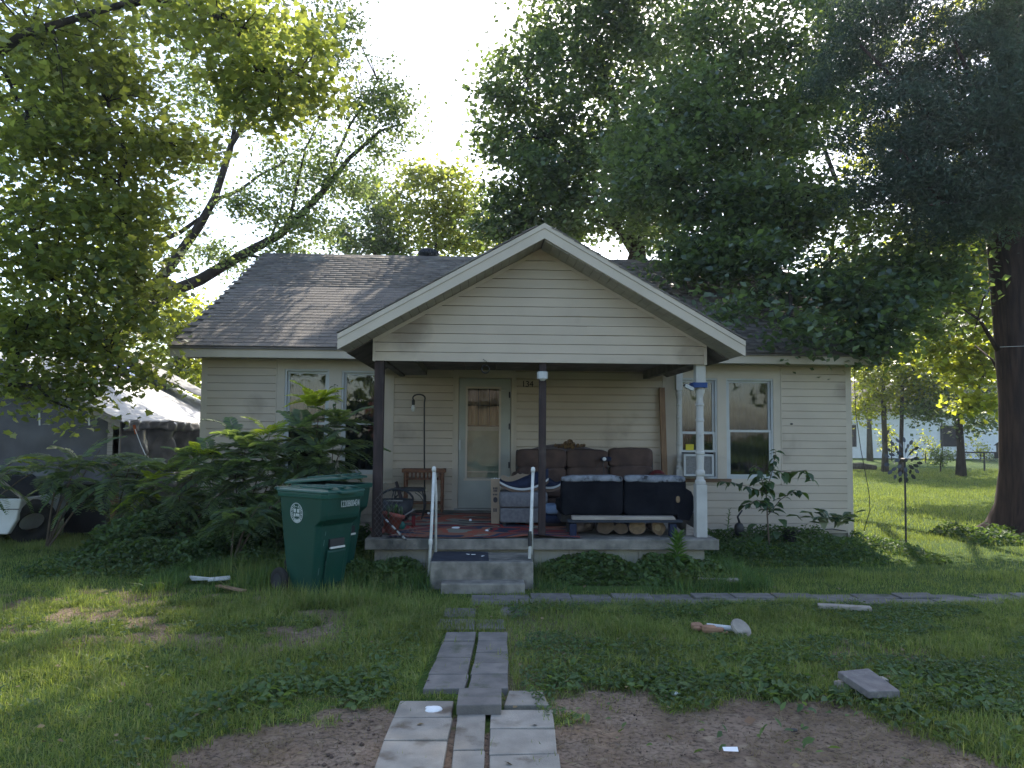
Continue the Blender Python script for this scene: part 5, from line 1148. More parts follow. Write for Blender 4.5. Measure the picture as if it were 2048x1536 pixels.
# chain link fence at distance
a=T('chain_link_fence','dark chain link fence with top rail at the back of the side lawn','fence',(23,33,0))
fyy=30.5; xs_f=[at(px_,900,fyy)[0] for px_ in (1922,1968,2012,2060,2110)]
ztop=at(1960,905,fyy)[2]; zg=.15
for i,x_ in enumerate(xs_f): rel(MB().tube([(x_,fyy,zg-.2),(x_,fyy,ztop+.03)],.035 if i else .05,6),'fence_post',MT['black'],a)
rel(MB().tube([(xs_f[0],fyy,ztop),(xs_f[-1],fyy,ztop)],.03,6),'top_rail',MT['black'],a)
for x_ in (1885,): 
    xx=at(x_,900,33)[0]; rel(MB().tube([(xx,33,0),(xx,33,at(x_,845,33)[2])],.03,6),'fence_post',MT['black'],a)
mb=MB()
x_=xs_f[0]
while x_<xs_f[-1]:
    mb.add([(x_,fyy,zg),(x_+.012,fyy,zg),(x_+1.112,fyy,ztop),(x_+1.10,fyy,ztop)],[(0,1,2,3)]); mb.add([(x_+1.1,fyy,zg),(x_+1.112,fyy,zg),(x_+.012,fyy,ztop),(x_,fyy,ztop)],[(0,1,2,3)]); x_+=.14
o=rel(mb,'mesh_wire',MT['steel'],a); o['kind']='stuff'
# neighbour house
nb=T('neighbour_house','long white sided house far behind the side lawn','house',(30,43,0)); NY=42.0
nx0,nx1=at(1655,900,NY)[0],at(2110,900,NY)[0]; zg=.25
rel(MB().box(nx0,nx1,NY,NY+8,zg-.3,3.0),'wall',MT['whiteside'],nb)
mb=MB(); mb.hexa([(nx0-.4,NY-.5,2.85),(nx1+.4,NY-.5,2.85),(nx1+.4,NY+4,4.7),(nx0-.4,NY+4,4.7),(nx0-.4,NY-.5,3.0),(nx1+.4,NY-.5,3.0),(nx1+.4,NY+4,4.85),(nx0-.4,NY+4,4.85)]); mb2=MB().hexa([(nx0-.4,NY+4,4.7),(nx1+.4,NY+4,4.7),(nx1+.4,NY+8.5,2.85),(nx0-.4,NY+8.5,2.85),(nx0-.4,NY+4,4.85),(nx1+.4,NY+4,4.85),(nx1+.4,NY+8.5,3.0),(nx0-.4,NY+8.5,3.0)])
r_=rel(mb,'roof',MT['shingle'],nb); rel(mb2,'roof',MT['shingle'],nb)
k=0
z=zg
while z<2.95:
    rel(MB().hexa([(nx0,NY-.03,z),(nx1,NY-.03,z),(nx1,NY-.001,z),(nx0,NY-.001,z),(nx0,NY-.008,z+.2),(nx1,NY-.008,z+.2),(nx1,NY-.001,z+.2),(nx0,NY-.001,z+.2)]),'siding_board',MT['whiteside'],nb); z+=.2
for (pa,pb,za,zb2) in ((1880,1912,.95,2.1),(1702,1712,.9,2.1),(1770,1778,.9,2.0),(2040,2060,.9,2.1)):
    xa,xb3=at(pa,880,NY)[0],at(pb,880,NY)[0]; w_=rel(MB().box(xa,xb3,NY-.06,NY-.031,za,zb2),'window',MT['interior'],nb)
    MB().box(xa-.08,xb3+.08,NY-.07,NY-.061,zb2,zb2+.08).build('window_frame',MT['white'],w_).location=(0,0,0)
a=T('fallen_log','dark fallen log lying on the bright lawn beside the house corner','log',onz(1720,934,.2))
p0,p1=at(1690,933,30.5),at(1752,936,30.5); rel(MB().tube([(p0[0],30.5,.30),((p0[0]+p1[0])/2,30.5,.33),(p1[0],30.5,.26)],[.12,.14,.09],8),'trunk',MT['barkgrey'],a)
# power wire at the right trunk
# brick house and car across the street (seen in reflections)
bh=T('brick_house','tan and red brick house across the street mirrored in the front door glass','house',(1,-40,.9))
rel(MB().box(-9,-2.0,-48,-40,.6,4.1),'wall',MT['brick'],bh); rel(MB().box(-1.999,12,-48,-40.01,.6,4.1),'wall',mat('tan brick',(.23,.185,.13),(.19,.15,.105),scale=12,rough=.9),bh); rel(MB().prism([(-9.5,4.05),(12.5,4.05),(9,6.2),(-6,6.2)],-48.5,-39.5),'roof',MT['shingle'],bh)
for x_ in (-7,2.5,7): rel(MB().box(x_,x_+1.4,-39.999,-39.95,1.9,3.3),'window',MT['white'],bh)
# ---------------------------------------------------------------- vegetation
def rotset(n,up=.5,axis=None):
    """random frames: rows are x,y,z axes (n,3,3); z = leaf normal biased upward"""
    nz_=rng.normal(size=(n,3)); nz_/=np.linalg.norm(nz_,axis=1,keepdims=True); nz_[:,2]=np.abs(nz_[:,2])+up; nz_/=np.linalg.norm(nz_,axis=1,keepdims=True)
    r_=rng.normal(size=(n,3)); r_[:,2]-=.35; xx=r_-nz_*(r_*nz_).sum(1,keepdims=True); xx/=np.linalg.norm(xx,axis=1,keepdims=True)
    yy=np.cross(nz_,xx); return np.stack([xx,yy,nz_],1)
MAPLE=(np.array([(0,0,0),(.10,.30,.03),(.02,.52,.10),(.32,.40,.04),(.50,.56,.08),(.62,.30,.0),(1.0,0,-.10),(.62,-.30,.0),(.50,-.56,.08),(.32,-.40,.04),(.02,-.52,.10),(.10,-.30,.03)])-np.array((.4,0,0)),
       [(0,1,2,3),(0,3,4,5),(0,5,6,7),(0,7,8,9),(0,9,10,11)])
KITE=(np.array([(-.5,0,0),(.02,.36,.07),(.5,0,-.06),(.02,-.36,.07)]),[(0,1,2),(0,2,3)])
OVAL=(np.array([(-.5,0,0),(-.15,.25,.05),(.22,.20,.04),(.5,0,-.08),(.22,-.20,.04),(-.15,-.25,.05)]),[(0,1,2,3),(0,3,4,5)])
SPRAY=(np.array([(-.5,0,0),(.1,.13,.03),(.6,0,-.02),(.1,-.13,.03)]),[(0,1,2,3)])
def leaves(name,C,size,shape,m_,parent,up=.5,var=.35):
    n=len(C); Rm=rotset(n,up); s=size*(1+var*(rng.random(n)*2-1)); S,Fc=shape
    Vv=np.einsum('kj,njc->nkc',S,Rm)*s[:,None,None]+C[:,None,:]
    return npmesh(name,Vv,Fc,m_,parent)
def clusters(blobs,seed=0):
    out=[]
    for (px_,py_,Y,rx,ry,rd,n) in blobs:
        c=np.array(at(px_,py_,Y)); k=Y/1540; r=np.array([rx*k,rd,ry*k])
        v=rng.normal(size=(n,3)); v/=np.linalg.norm(v,axis=1,keepdims=True); q=rng.random(n)**(1/2.2)
        out.append(c+v*q[:,None]*r)
    return np.concatenate(out)
def crown_points(cc,per,spread,flat=.55):
    n=len(cc)*per; base=np.repeat(cc,per,0); sp=np.repeat(rng.uniform(.6,1.4,len(cc)),per)*spread
    d=rng.normal(size=(n,3))*sp[:,None]*np.array([1,1,flat]); d[:,2]-=.35*np.abs(rng.normal(size=n))*sp*.5
    return base+d
def tree(name,label,cat,trunk,limbs,blobs,per,spread,size,shape,leafm,barkm,group=None,up=.5,flat=.55,twig=True,tr=(.3,.12),extra_limb=True,minz=None):
    base=trunk[0]; t=T(name,label,cat,tuple(base),group)
    n=len(trunk); rad=list(np.linspace(tr[0],tr[1],n)); rad[0]*=1.35
    rel(MB().tube(trunk,rad,12),'trunk',barkm,t,smooth=True)
    cc=clusters(blobs)
    lm=MB(); skel=[]
    def addl(pts,r0,r1):
        k=len(pts); lm.tube(pts,list(np.linspace(r0,r1,k)),7)
        for i in range(k-1):
            for j in range(4): skel.append((tuple(Vector(pts[i]).lerp(Vector(pts[i+1]),j/4)),))
    for L in limbs: addl(L[0],L[1],L[2])
    top=Vector(trunk[-1])
    if extra_limb:
        for b in blobs:
            c=Vector(at(b[0],b[1],b[2])); pts0=[Vector(p[0]) for p in skel]+[Vector(p) for p in trunk[len(trunk)//2:]]
            s=min(pts0,key=lambda p:(p-c).length+ (2.0 if p.z>c.z+1 else 0)); d=c-s
            if d.length<.6: continue
            pts=[s,s+d*.35+Vector((0,0,.08*d.length))+Vector(rng.normal(size=3)*.04*d.length),s+d*.7+Vector((0,0,.06*d.length))+Vector(rng.normal(size=3)*.04*d.length),c]
            r0=min(.02+.016*d.length,tr[1]*.9); addl([tuple(p) for p in pts],r0,.012)
    if twig and skel:
        S_=np.array([p[0] for p in skel])
        for c in cc[::2]:
            dd=np.linalg.norm(S_-c,axis=1); i=int(dd.argmin())
            if dd[i]<.15: continue
            m_=(S_[i]+c)/2+rng.normal(size=3)*.08*dd[i]; lm.tube([tuple(S_[i]),tuple(m_),tuple(c)],[.012+.004*dd[i],.009,.004],3,cap=False)
    o=rel(lm,'branches',barkm,t,smooth=True); o['kind']='stuff'
    P=crown_points(cc,per,spread,flat)
    if minz is not None: P=P[P[:,2]>minz]
    o=leaves('crown',P-np.array(base),size,shape,leafm,t,up); o['kind']='stuff'
    return t
Sc=MT
# A: near maple at the left
A=[(80,60,10,190,110,1.6,60),(60,230,10,180,120,1.8,60),(200,170,10.5,120,110,1.4,36),(250,290,10.5,130,45,1.0,26),(330,280,10,70,22,.5,8),(100,420,10.5,200,110,1.8,66),(240,420,10.5,80,90,1.0,22),(90,560,10,200,110,1.6,64),(240,530,10.5,70,80,.9,20),(180,670,10.5,140,60,1.2,32),(50,680,10,110,90,1.2,30),(240,735,10.3,60,28,.6,9),(15,780,9.5,30,30,.5,4),(150,775,10,50,22,.5,8),(150,820,10,14,18,.2,2),
   (450,40,9,150,55,1.0,22),(520,150,9,100,55,.8,20),(620,165,9,45,22,.4,5),(560,215,9,18,40,.3,4),(390,20,9.5,110,40,.9,14),(640,60,8.8,30,50,.3,4),(480,200,9,40,30,.4,5)]
tree('maple_tree','large near maple with sunlit yellow green leaves filling the left side','tree',
     [(-9.3,10.4,-.1),(-9.2,10.4,1.5),(-9.1,10.3,3.2),(-8.9,10.2,5.0)],[([(-9.1,10.3,3.6),(-7.5,10,5.4),(-5.6,9.4,6.4),(-4.0,9.0,6.7)],.10,.03),([(-9.1,10.3,3.0),(-8,10.2,3.6),(-6.5,10.4,3.9)],.09,.03),([(-9.1,10.3,2.4),(-8,10.1,2.8),(-6.3,10.3,2.8)],.07,.02)],
     A,58,.23,.083,MAPLE,Sc['leafA'],Sc['bark'],up=.55,tr=(.28,.16))
# B: leaning tree behind the left of the roof
def pl(Y,*pts): return [at(x,y,Y) for x,y in pts]
B=[(780,180,17,45,45,.9,16),(800,250,17,45,22,.8,8),(740,290,17,45,35,.8,9),(720,215,17,45,40,.8,12),(650,330,17,60,70,1.2,20),(560,330,17,60,60,1.2,18),(620,450,17,60,50,1.2,20),(500,420,17,60,50,1.2,14),(460,210,17,80,60,1.2,18),(540,130,17,60,60,1.2,14),(400,160,17.5,50,70,1,12),(640,60,16,40,50,.8,10),(670,110,16,40,50,.8,9),(380,300,17.5,50,50,1,10),(440,520,17,60,40,1,12),(560,500,17,70,30,1,14),(350,90,17,60,60,1,10),(700,380,17,40,50,1,10),(600,240,17,50,50,1,10),(330,410,17,40,60,.8,10),(690,30,16,25,30,.5,5)]
tree('leaning_tree','leaning multi stem tree with airy pale leaves behind the left roof end','tree',
     [(-9.2,16.5,-.1),(-8.6,16.7,1.2),at(250,640,17),at(285,605,17)],
     [(pl(17,(280,608),(400,560),(480,512),(560,470),(640,390),(700,315),(760,262),(812,245)),.145,.015),
      (pl(17,(285,600),(350,520),(400,450),(430,395),(462,290),(510,215),(560,150),(610,110)),.13,.015),
      (pl(17.3,(385,470),(430,400),(462,300),(478,200),(486,120)),.09,.02),(pl(17,(320,482),(360,465),(400,436)),.06,.04),
      (pl(17,(430,400),(480,380),(520,350),(580,320)),.05,.015),(pl(17,(575,460),(590,390),(610,300),(650,215)),.045,.01),(pl(17,(640,390),(700,250),(740,190),(760,150)),.04,.01),(pl(17,(490,508),(540,520),(590,512)),.04,.01),(pl(17,(540,480),(560,430),(565,380)),.035,.01)],
     B,80,.25,.088,KITE,Sc['leafB'],Sc['bark'],up=.3,tr=(.26,.20),extra_limb=False)
tree('background_tree','bright yellow green tree showing between the shed and the house corner','tree',[at(360,880,24)[:2]+(-.1,),at(360,760,24),at(355,660,24)],[],[(370,640,24,70,60,1.5,40),(330,720,24,60,60,1.5,30),(400,740,24,50,60,1.5,24),(310,600,24,50,40,1.2,16)],40,.4,.17,KITE,Sc['leafF'],Sc['barkgrey'],tr=(.18,.1))
# C: middle trees beyond the roof
tree('background_tree','dark tree with yellow tips just left of the roof vent','tree',[at(745,860,25)[:2]+(-.1,),at(748,640,25),at(752,500,25)],[],[(760,440,25,70,60,1.5,30),(735,380,25,50,30,1,9),(700,480,25,35,40,1,12),(800,490,25,50,35,1,14),(760,500,25,70,30,1,18)],64,.34,.15,KITE,Sc['leafD'],Sc['bark'],tr=(.2,.08))
tree('background_tree','loose dark tree directly behind the roof vent','tree',[at(880,860,24)[:2]+(-.1,),at(878,640,24),at(872,500,24)],[],[(860,360,24,60,30,1,14),(840,420,24,60,50,1.2,20),(910,350,24,40,25,.8,9),(880,470,24,60,40,1.2,20),(930,420,24,55,50,1.2,20),(900,400,24,50,50,1.2,14),(960,490,24,50,35,1.2,16)],64,.33,.145,KITE,Sc['leafA'],Sc['bark'],tr=(.2,.08))
# D: tall tree right of centre
D=[(1190,40,20,150,90,2,56),(1080,130,20,100,90,2,32),(1010,195,20,55,28,.8,10),(1110,260,20,110,90,2,44),(1000,280,20,45,50,.8,12),(1070,380,20,90,70,1.6,36),(1250,180,20,120,110,2,44),(1200,330,20,120,100,2,50),(1010,440,20,70,50,1.4,24),(1130,450,20,120,50,1.6,36),(1340,60,20,120,80,2,30),(1000,390,20,35,30,.8,8),(1260,430,20,100,60,1.6,30),(1250,-120,21,180,100,2.5,50),(1180,-280,21.5,150,110,2.5,44),(1300,-440,22,200,120,3,44),(1420,-150,22,200,140,3,44),(1130,-60,20.5,80,60,1.5,16),(990,-130,24,110,60,2,30),(880,-190,24,90,80,2,30),(790,-260,24,80,70,2,26),(700,-200,24,80,70,2,22),(930,-300,24,120,80,2,26)]  # blobs above the frame are unseen, added to shade the front lawn
tree('tall_tree','tall dark green tree rising behind the porch gable','tree',[at(1290,880,20.8)[:2]+(-.1,),at(1285,640,20.8),at(1270,440,20.5),at(1240,260,20.3)],[(pl(20.2,(1275,520),(1220,430),(1150,340),(1080,260)),.12,.03),(pl(20.2,(1262,520),(1300,420),(1330,280),(1350,150)),.12,.03),(pl(20.2,(1240,260),(1200,120),(1180,20)),.1,.03)],D,84,.30,.152,KITE,Sc['leafD'],Sc['bark'],tr=(.34,.14))
# E: broad tree over the right roof
E=[(1330,250,16,120,120,2,44),(1290,330,15.5,90,90,1.6,30),(1500,220,16,160,120,2,50),(1650,200,16,100,120,2,30),(1560,450,14,110,60,1.4,30),(1430,500,14,90,50,1.4,26),(1680,420,15,70,70,1.2,12),(1680,60,16,120,90,2,30),(1530,-120,16,260,140,3,60),(1790,600,11.6,50,40,.7,14),(1870,560,12,50,40,.8,14),(1400,240,15,140,110,2,54),(1330,370,14.5,120,100,1.8,54),(1450,420,14,150,90,1.8,60),(1560,240,14.5,120,100,1.8,40),(1600,390,14,90,60,1.4,20),(1480,520,12.8,110,40,1.2,30),(1600,570,12,90,40,.9,16),(1690,580,12,50,50,.8,14),(1570,650,11,40,16,.4,3),(1640,665,11,20,26,.3,4),(1760,640,11.5,50,60,.7,20),(1460,615,11.3,30,22,.4,4),(1800,550,12,80,60,1,26),(1850,460,12.5,90,60,1,24),(1740,470,14,40,60,1,11),(1440,80,16,140,80,2,34),(1580,90,15,110,80,2,26),(1380,510,13.5,70,40,1,18),(1745,690,11.3,30,30,.4,7),(1500,330,14,120,80,1.6,34),(1840,640,13,60,40,.8,10)]
tree('spreading_tree','broad dark tree whose leafy branches hang over the right side of the roof','tree',[at(1500,900,22)[:2]+(-.1,),at(1510,700,21.5),at(1530,620,20.8)],
     [(pl(20,(1530,640),(1500,500),(1450,380),(1400,240)),.2,.05),([at(1545,650,20.5),at(1640,598,19),at(1720,540,17.5),at(1800,480,16)],.22,.08),(pl(19,(1720,540),(1700,440),(1650,300),(1600,180)),.1,.03),([at(1540,620,20),at(1500,520,16.5),at(1500,480,14),at(1560,560,12.5)],.14,.04),([at(1640,598,19),at(1660,520,15),at(1640,560,12.8)],.1,.03)],
     E,84,.26,.118,KITE,Sc['leafD'],Sc['bark'],tr=(.38,.3),minz=2.35)
# G: cedar with the big trunk at the right
cz0=onz(2025,1075); cx_,cy_=cz0[0]+.25,12.2
xr=lambda px_,py_: at(px_,py_,12.2)
ced=T('cedar_tree','big dark cedar with thick flared trunk at the right edge','tree',(cx_,12.2,0))
def trunksec(py_,l,r_,fl=0):
    a=xr(l,py_); b=xr(r_,py_); c=(a[0]+b[0])/2; r0=(b[0]-a[0])/2; z=max(a[2],-.1) if py_<1070 else a[2]
    return [(c+r0*(1+fl*.25*math.sin(3*t+1)+.04*math.sin(7*t))*math.cos(t),12.2+r0*(1+fl*.25*math.sin(3*t+1))*math.sin(t),z) for t in [2*math.pi*i/24 for i in range(24)]]
rel(MB().loft([trunksec(1096,1952,2170,1),trunksec(1072,1975,2150,1),trunksec(1050,1994,2130,.7),trunksec(1010,2003,2115,.3),trunksec(940,2008,2105,.15),trunksec(800,2006,2098,.1),trunksec(640,1994,2092),trunksec(460,1980,2075),trunksec(250,1985,2060),trunksec(50,1990,2045),trunksec(-200,2000,2030)]),'trunk',Sc['barkred'],ced,smooth=True)
lm=MB()
for (pts,r_) in (([(1990,566,12.2),(1950,570,11.8),(1925,565,11.6)],.035),([(1995,700,12.2),(1960,640,12),(1925,618,11.8)],.04),([(2000,480,12.2),(1900,420,11),(1800,300,10.5)],.07),([(2000,380,12.2),(1880,250,11),(1720,90,11)],.07),([(2000,300,12.2),(1950,180,10.5),(1900,60,10.2)],.06),([(2005,760,12.2),(1985,720,12.6),(1950,690,13)],.03),([(2010,430,12.2),(1930,400,10.8),(1860,410,10.6)],.06),([(1990,560,12.2),(1965,600,11.9),(1950,660,11.8)],.025)):
    lm.tube([at(*p) for p in pts],list(np.linspace(r_,r_*.3,len(pts))),7)
o=rel(lm,'branches',Sc['barkred'],ced,smooth=True); o['kind']='stuff'
G=[(1760,50,11.5,120,70,1.4,44),(1960,50,11,130,90,1.5,56),(1850,150,11,150,80,1.4,60),(1790,250,11.3,110,60,1.2,38),(1950,250,10.8,120,90,1.3,56),(1880,370,11,110,60,1.1,44),(2010,400,10.8,90,60,1,34),(1760,360,11.5,60,50,1,14),(1660,120,11.8,60,50,1,12),(1900,450,11,70,28,.7,12),(2100,250,11,80,200,1.4,60),(2010,200,10.4,60,160,.5,40),(2020,330,10.3,50,80,.5,24),(1800,330,11,90,60,1,20)]
cc=clusters(G); P=crown_points(cc,230,.20,.5)-np.array((cx_,12.2,0)); o=leaves('crown',P,.075,SPRAY,Sc['cedar'],ced,.2); o['kind']='stuff'
a=T('power_wire','thin pale wire crossing in front of the cedar trunk','wire',at(2030,692,11.8)); rel(MB().tube([at(2000,694,11.95),at(2050,692,11.8),at(2200,688,11.5)],.005,4),'wire',MT['white'],a)
HB=[(1900,500,21,90,50,1.6,30),(1830,580,20,60,60,1.2,24),(1930,620,20,60,60,1.2,26),(1780,660,20.5,50,50,1.1,18),(1960,720,20,50,60,1.1,20),(1880,690,20.5,50,40,1.1,16),(1735,600,21,40,50,1,12),(1950,820,20,30,40,.7,8),(1900,380,22,120,80,2,30),(2000,480,21,70,90,1.6,26),(2060,640,21,70,120,1.6,30),(2000,100,24,260,200,3,70),(1850,-250,26,260,160,3,60),(2150,-150,30,260,200,3,60),(1750,300,23,120,120,2,26),(2200,300,23,160,200,3,40),(1800,560,21,60,50,1,14)]  # overhead and hidden blobs added to throw shade on the side lawn
hb0=at(2075,940,22)
tree('side_maple','sunlit maple whose drooping yellow green branches show left of the cedar trunk','tree',[(hb0[0],22,-.1),(hb0[0],22,2.5),at(2070,620,22),at(2060,420,22)],
  [([at(2070,620,22),at(1990,610,21),at(1920,600,20.5),at(1850,640,20)],.10,.02),([at(2068,560,22),at(1990,520,21),at(1900,480,21)],.10,.02),([at(2070,660,22),at(2000,700,21),at(1955,770,20.3)],.07,.015)],
  HB,46,.27,.15,MAPLE,Sc['leafF'],Sc['bark'],tr=(.26,.16))
# F: trees on the far side lawn
def bgtree(lb,base_px,py,Y,tw,blobs,m_,top,bark='barkgrey',per=40,size=.15):
    b=at(base_px,py,Y); g_=float(gz(b[0],Y)); tree('side_lawn_tree',lb,'tree',[(b[0],Y,g_-.1),(b[0]+.02,Y,1.0),at(top[0],top[1],Y)],[],blobs,per,.34,size,KITE,m_,MT[bark],'small trees on the side lawn',tr=(tw*.6,tw*.45))
bgtree('slender pale tree nearest the house corner on the side lawn',1770,940,30,.20,[(1765,790,30,60,40,1.4,40),(1730,740,30,40,50,1.2,30),(1790,720,30,50,50,1.4,34),(1725,820,30,25,25,.8,10)],Sc['leafF'],(1765,760))
bgtree('thin dark stemmed tree second from the house corner on the side lawn',1802,942,29,.15,[(1830,740,29,50,50,1.4,36),(1850,790,29,50,30,1.2,26),(1800,680,29,50,40,1.2,26)],Sc['leafF'],(1805,770),'bark')
bgtree('dark round crowned tree left of the chain link fence',1922,952,28,.26,[(1920,810,28,100,40,1.6,40),(1900,750,28,90,50,1.6,36),(1980,780,28,60,60,1.4,26),(1850,820,28,40,25,1,10),(1960,850,28,50,22,.9,10)],Sc['leafD'],(1915,800),'bark')
for lb,bx_,Y,bl in (('bright backlit tree behind the house corner and side lawn',1740,38,[(1740,640,38,70,80,2,60),(1700,560,38,60,60,2,30),(1780,720,38,60,50,2,34)]),('tall sunlit tree beyond the white neighbour house',1880,52,[(1880,600,52,90,90,3,70),(1960,520,52,80,80,3,50),(1820,520,52,70,80,3,44),(1930,700,52,90,60,3,50)]),('sunlit tree right of the cedar trunk in the distance',2060,46,[(2060,560,46,60,120,3,40),(2070,720,46,60,80,3,24)])):
    b=at(bx_,930,Y); tree('background_tree',lb,'tree',[(b[0],Y,.1),(b[0],Y,2),at(bx_,700,Y)],[],bl,46,.6,.26,KITE,Sc['leafF'],Sc['barkgrey'],tr=(.13,.10))
# small shrubs at the neighbour house
for lb,px_,py_,Y,r_ in (('tall thin leafed shrub in front of the neighbour house',1850,900,36,(26,40)),('low dark shrub under the neighbour window',1905,912,40,(30,14)),('bright sapling shrub beside the dark tree',1880,910,30,(18,16)),('leafy yellow green shrub behind the fence',1960,900,38,(24,34)),('rounded dark shrub at the right of the neighbour house',1985,915,39,(22,14)),('bright shrub between the two slender trunks',1782,880,38,(22,34))):
    c=at(px_,py_,Y); t=T('garden_shrub',lb,'shrub',(c[0],Y,.2)); cc=clusters([(px_,py_,Y,r_[0],r_[1],.5,14)])
    P=crown_points(cc,30,.14,.8); P=P[P[:,2]>.15]; o=leaves('foliage',P-np.array((c[0],Y,.2)),.11,KITE,Sc['leafD'] if 'dark' in lb else Sc['leafF'],t); o['kind']='stuff'
    rel(MB().tube([(c[0],Y,.1),(c[0]+.03,Y,c[2])],.03,5),'stem',Sc['bark'],t)
# far wood behind everything, both sides
n=260; xx=rng.uniform(-120,150,n); yy=rng.uniform(85,110,n); zt_=rng.uniform(2,8,n)
cc=np.stack([xx,yy,zt_],1); P=crown_points(np.repeat(cc,2,0),36,1.7,.7); P=P[P[:,2]>.2]
o=leaves('far_wood',P,.9,KITE,Sc['leafF'],None); tag(o,'far belt of green trees on the horizon behind the houses','trees',kind='stuff')
# trees across the street (reflections)
for i,x_ in enumerate((-14,-5,9,20)):
    t=T('street_tree',['leftmost','second from the left','third from the left','rightmost'][i]+' street tree across the road, seen only mirrored in the windows','tree',(x_,-21,0),'trees across the street'); cc=rng.normal(size=(70,3))*np.array((2,2,1.6))+np.array((x_,-21,6.2))
    P=crown_points(cc,16,.6,.6)-np.array((x_,-21,0)); o=leaves('crown',P,.5,KITE,Sc['leafA'],t); o['kind']='stuff'; rel(MB().tube([(x_,-21,0),(x_,-21,5)],[.3,.2],8),'trunk',Sc['bark'],t)

# ---------------------------------------------------------------- mimosa like shrubs left of the porch
def frond_mesh(L,m_,seed,pairs=19):
    r_=random.Random(seed); mb=MB(); N=pairs
    def P(t): return Vector((L*t, .03*math.sin(t*3+seed)*L, L*(.22*t-.80*t*t)))
    mb.tube([P(i/6) for i in range(7)],[.0045*(1-i/8) for i in range(7)],3,cap=False)
    for i in range(N):
        t=.10+.90*i/(N-1); c=P(t); ll=L*.34*math.sin(math.pi*(.16+.80*t))**.8
        for s_ in (-1,1):
            w_=L*.034; ang=R(62-18*t)+r_.uniform(-.08,.08); d=Vector((math.cos(ang),s_*math.sin(ang),-.22+r_.uniform(-.1,.1))).normalized(); q=Vector((-d.y,d.x,0)).normalized()*w_
            e=c+d*ll; m1=c+d*ll*.35; m2=c+d*ll*.7+Vector((0,0,-.06*ll))
            b=len(mb.v); mb.v+= [tuple(c),tuple(m1+q),tuple(m2+q*.8),tuple(e+Vector((0,0,-.15*ll))),tuple(m2-q*.8),tuple(m1-q)]; mb.f+=[(b,b+1,b+2,b+3,b+4,b+5)]
    me=bpy.data.meshes.new('frond'); me.from_pydata(mb.v,[],mb.f); me.materials.append(m_); return me
FM=[frond_mesh(.50,MT['frond'],i) for i in range(4)]; FY=[frond_mesh(.40,MT['frondy'],i+9) for i in range(3)]
def shrub(label,stems,nf,rad,yellow=(),big=1.0,seed=0,group='feathery mimosa shrubs left of the porch'):
    r_=random.Random(seed); base=Vector(stems[0][0]); a=T('mimosa_shrub',label,'shrub',tuple(base),group)
    tops=[]
    for s_ in stems: rel(MB().tube(s_,[.016,.012,.007,.005][:len(s_)],5),'stem',MT['stick'],a); tops.append(s_)
    nf=int(nf*1.75)
    for i in range(nf):
        s_=tops[i%len(tops)]; t=r_.uniform(.45,1.0); k=t*(len(s_)-1); j=min(int(k),len(s_)-2); p=Vector(s_[j]).lerp(Vector(s_[j+1]),k-j)
        az=i*2.4+r_.uniform(-.4,.4); up=R(r_.uniform(-15,34)+26*(t>.93)); yl=(t>.88 and (i%len(tops)) in yellow)
        me=r_.choice(FY if yl else FM); o=link('frond',me,a,tuple(p-base),(r_.uniform(-.3,.3),-up,az)); sc_=big*r_.uniform(.75,1.2); o.scale=(sc_,)*3
    return a
def stemto(bx,by,px_,py_,Y):
    b=Vector((bx,by,-.05)); e=Vector(at(px_,py_,Y)); return [tuple(b),tuple(b.lerp(e,.4)+Vector((0,0,.12))),tuple(b.lerp(e,.75)+Vector((0,0,.08))),tuple(e)]
shrub('tallest feathery shrub with yellow green top in front of the left windows',[stemto(-2.2,10.3,640,800,10.3),stemto(-2.2,10.3,590,900,10.1),stemto(-2.2,10.3,690,880,10.4),stemto(-2.2,10.3,640,930,10.0)],34,.3,(0,),1.0,1)
shrub('feathery shrub with yellow sprays against the wall left of the windows',[stemto(-3.1,10.4,540,870,10.3),stemto(-3.1,10.4,490,900,10.2),stemto(-3.1,10.4,560,930,10.1),stemto(-3.1,10.4,470,950,10.1),stemto(-3.1,10.4,590,960,10)],36,.3,(0,),.95,2)
shrub('spreading feathery shrub at the left corner of the house',[stemto(-3.9,10.3,430,910,10.3),stemto(-3.9,10.3,390,930,10.1),stemto(-3.9,10.3,450,980,9.9),stemto(-3.9,10.3,360,990,10.0)],32,.3,(0,),.95,3)
shrub('feathery shrub in front of the shed corner post',[stemto(-4.9,10.7,300,900,10.9),stemto(-4.9,10.7,260,930,10.6),stemto(-4.9,10.7,320,970,10.4),stemto(-4.9,10.7,280,990,10.4)],30,.3,(3,),.95,4)
shrub('blue green feathery shrub in front of the dark shed tarp',[stemto(-5.8,10.8,200,900,10.9),stemto(-5.8,10.8,160,920,10.5),stemto(-5.8,10.8,120,925,10.4),stemto(-5.8,10.8,230,950,10.5)],22,.3,(),1.0,5)
shrub('long drooping feathery shrub above the old tyre',[stemto(-7.2,10.9,40,910,10.6),stemto(-7.2,10.9,90,930,10.3),stemto(-7.2,10.9,20,940,10.2)],9,.3,(0,),1.0,6)
shrub('low feathery shrub directly behind the front trash cart',[stemto(-2.9,9.4,520,1010,9.4),stemto(-2.9,9.4,470,1040,9.3),stemto(-2.9,9.4,560,1000,9.6)],22,.3,(),.8,7)
def rosette(a,px_,py_,Y,n,yel,sc_,seed,tilt=(5,60)):
    r_=random.Random(seed); p=Vector(at(px_,py_,Y))-a.location
    for i in range(n):
        o=link('frond',r_.choice(FY if yel else FM),a,tuple(p),(r_.uniform(-.3,.3),-R(r_.uniform(*tilt)),i*2.4+r_.uniform(-.3,.3))); s_=sc_*r_.uniform(.8,1.15); o.scale=(s_,)*3
SH=[o for o in sc.objects if o.name.startswith('mimosa_shrub')]
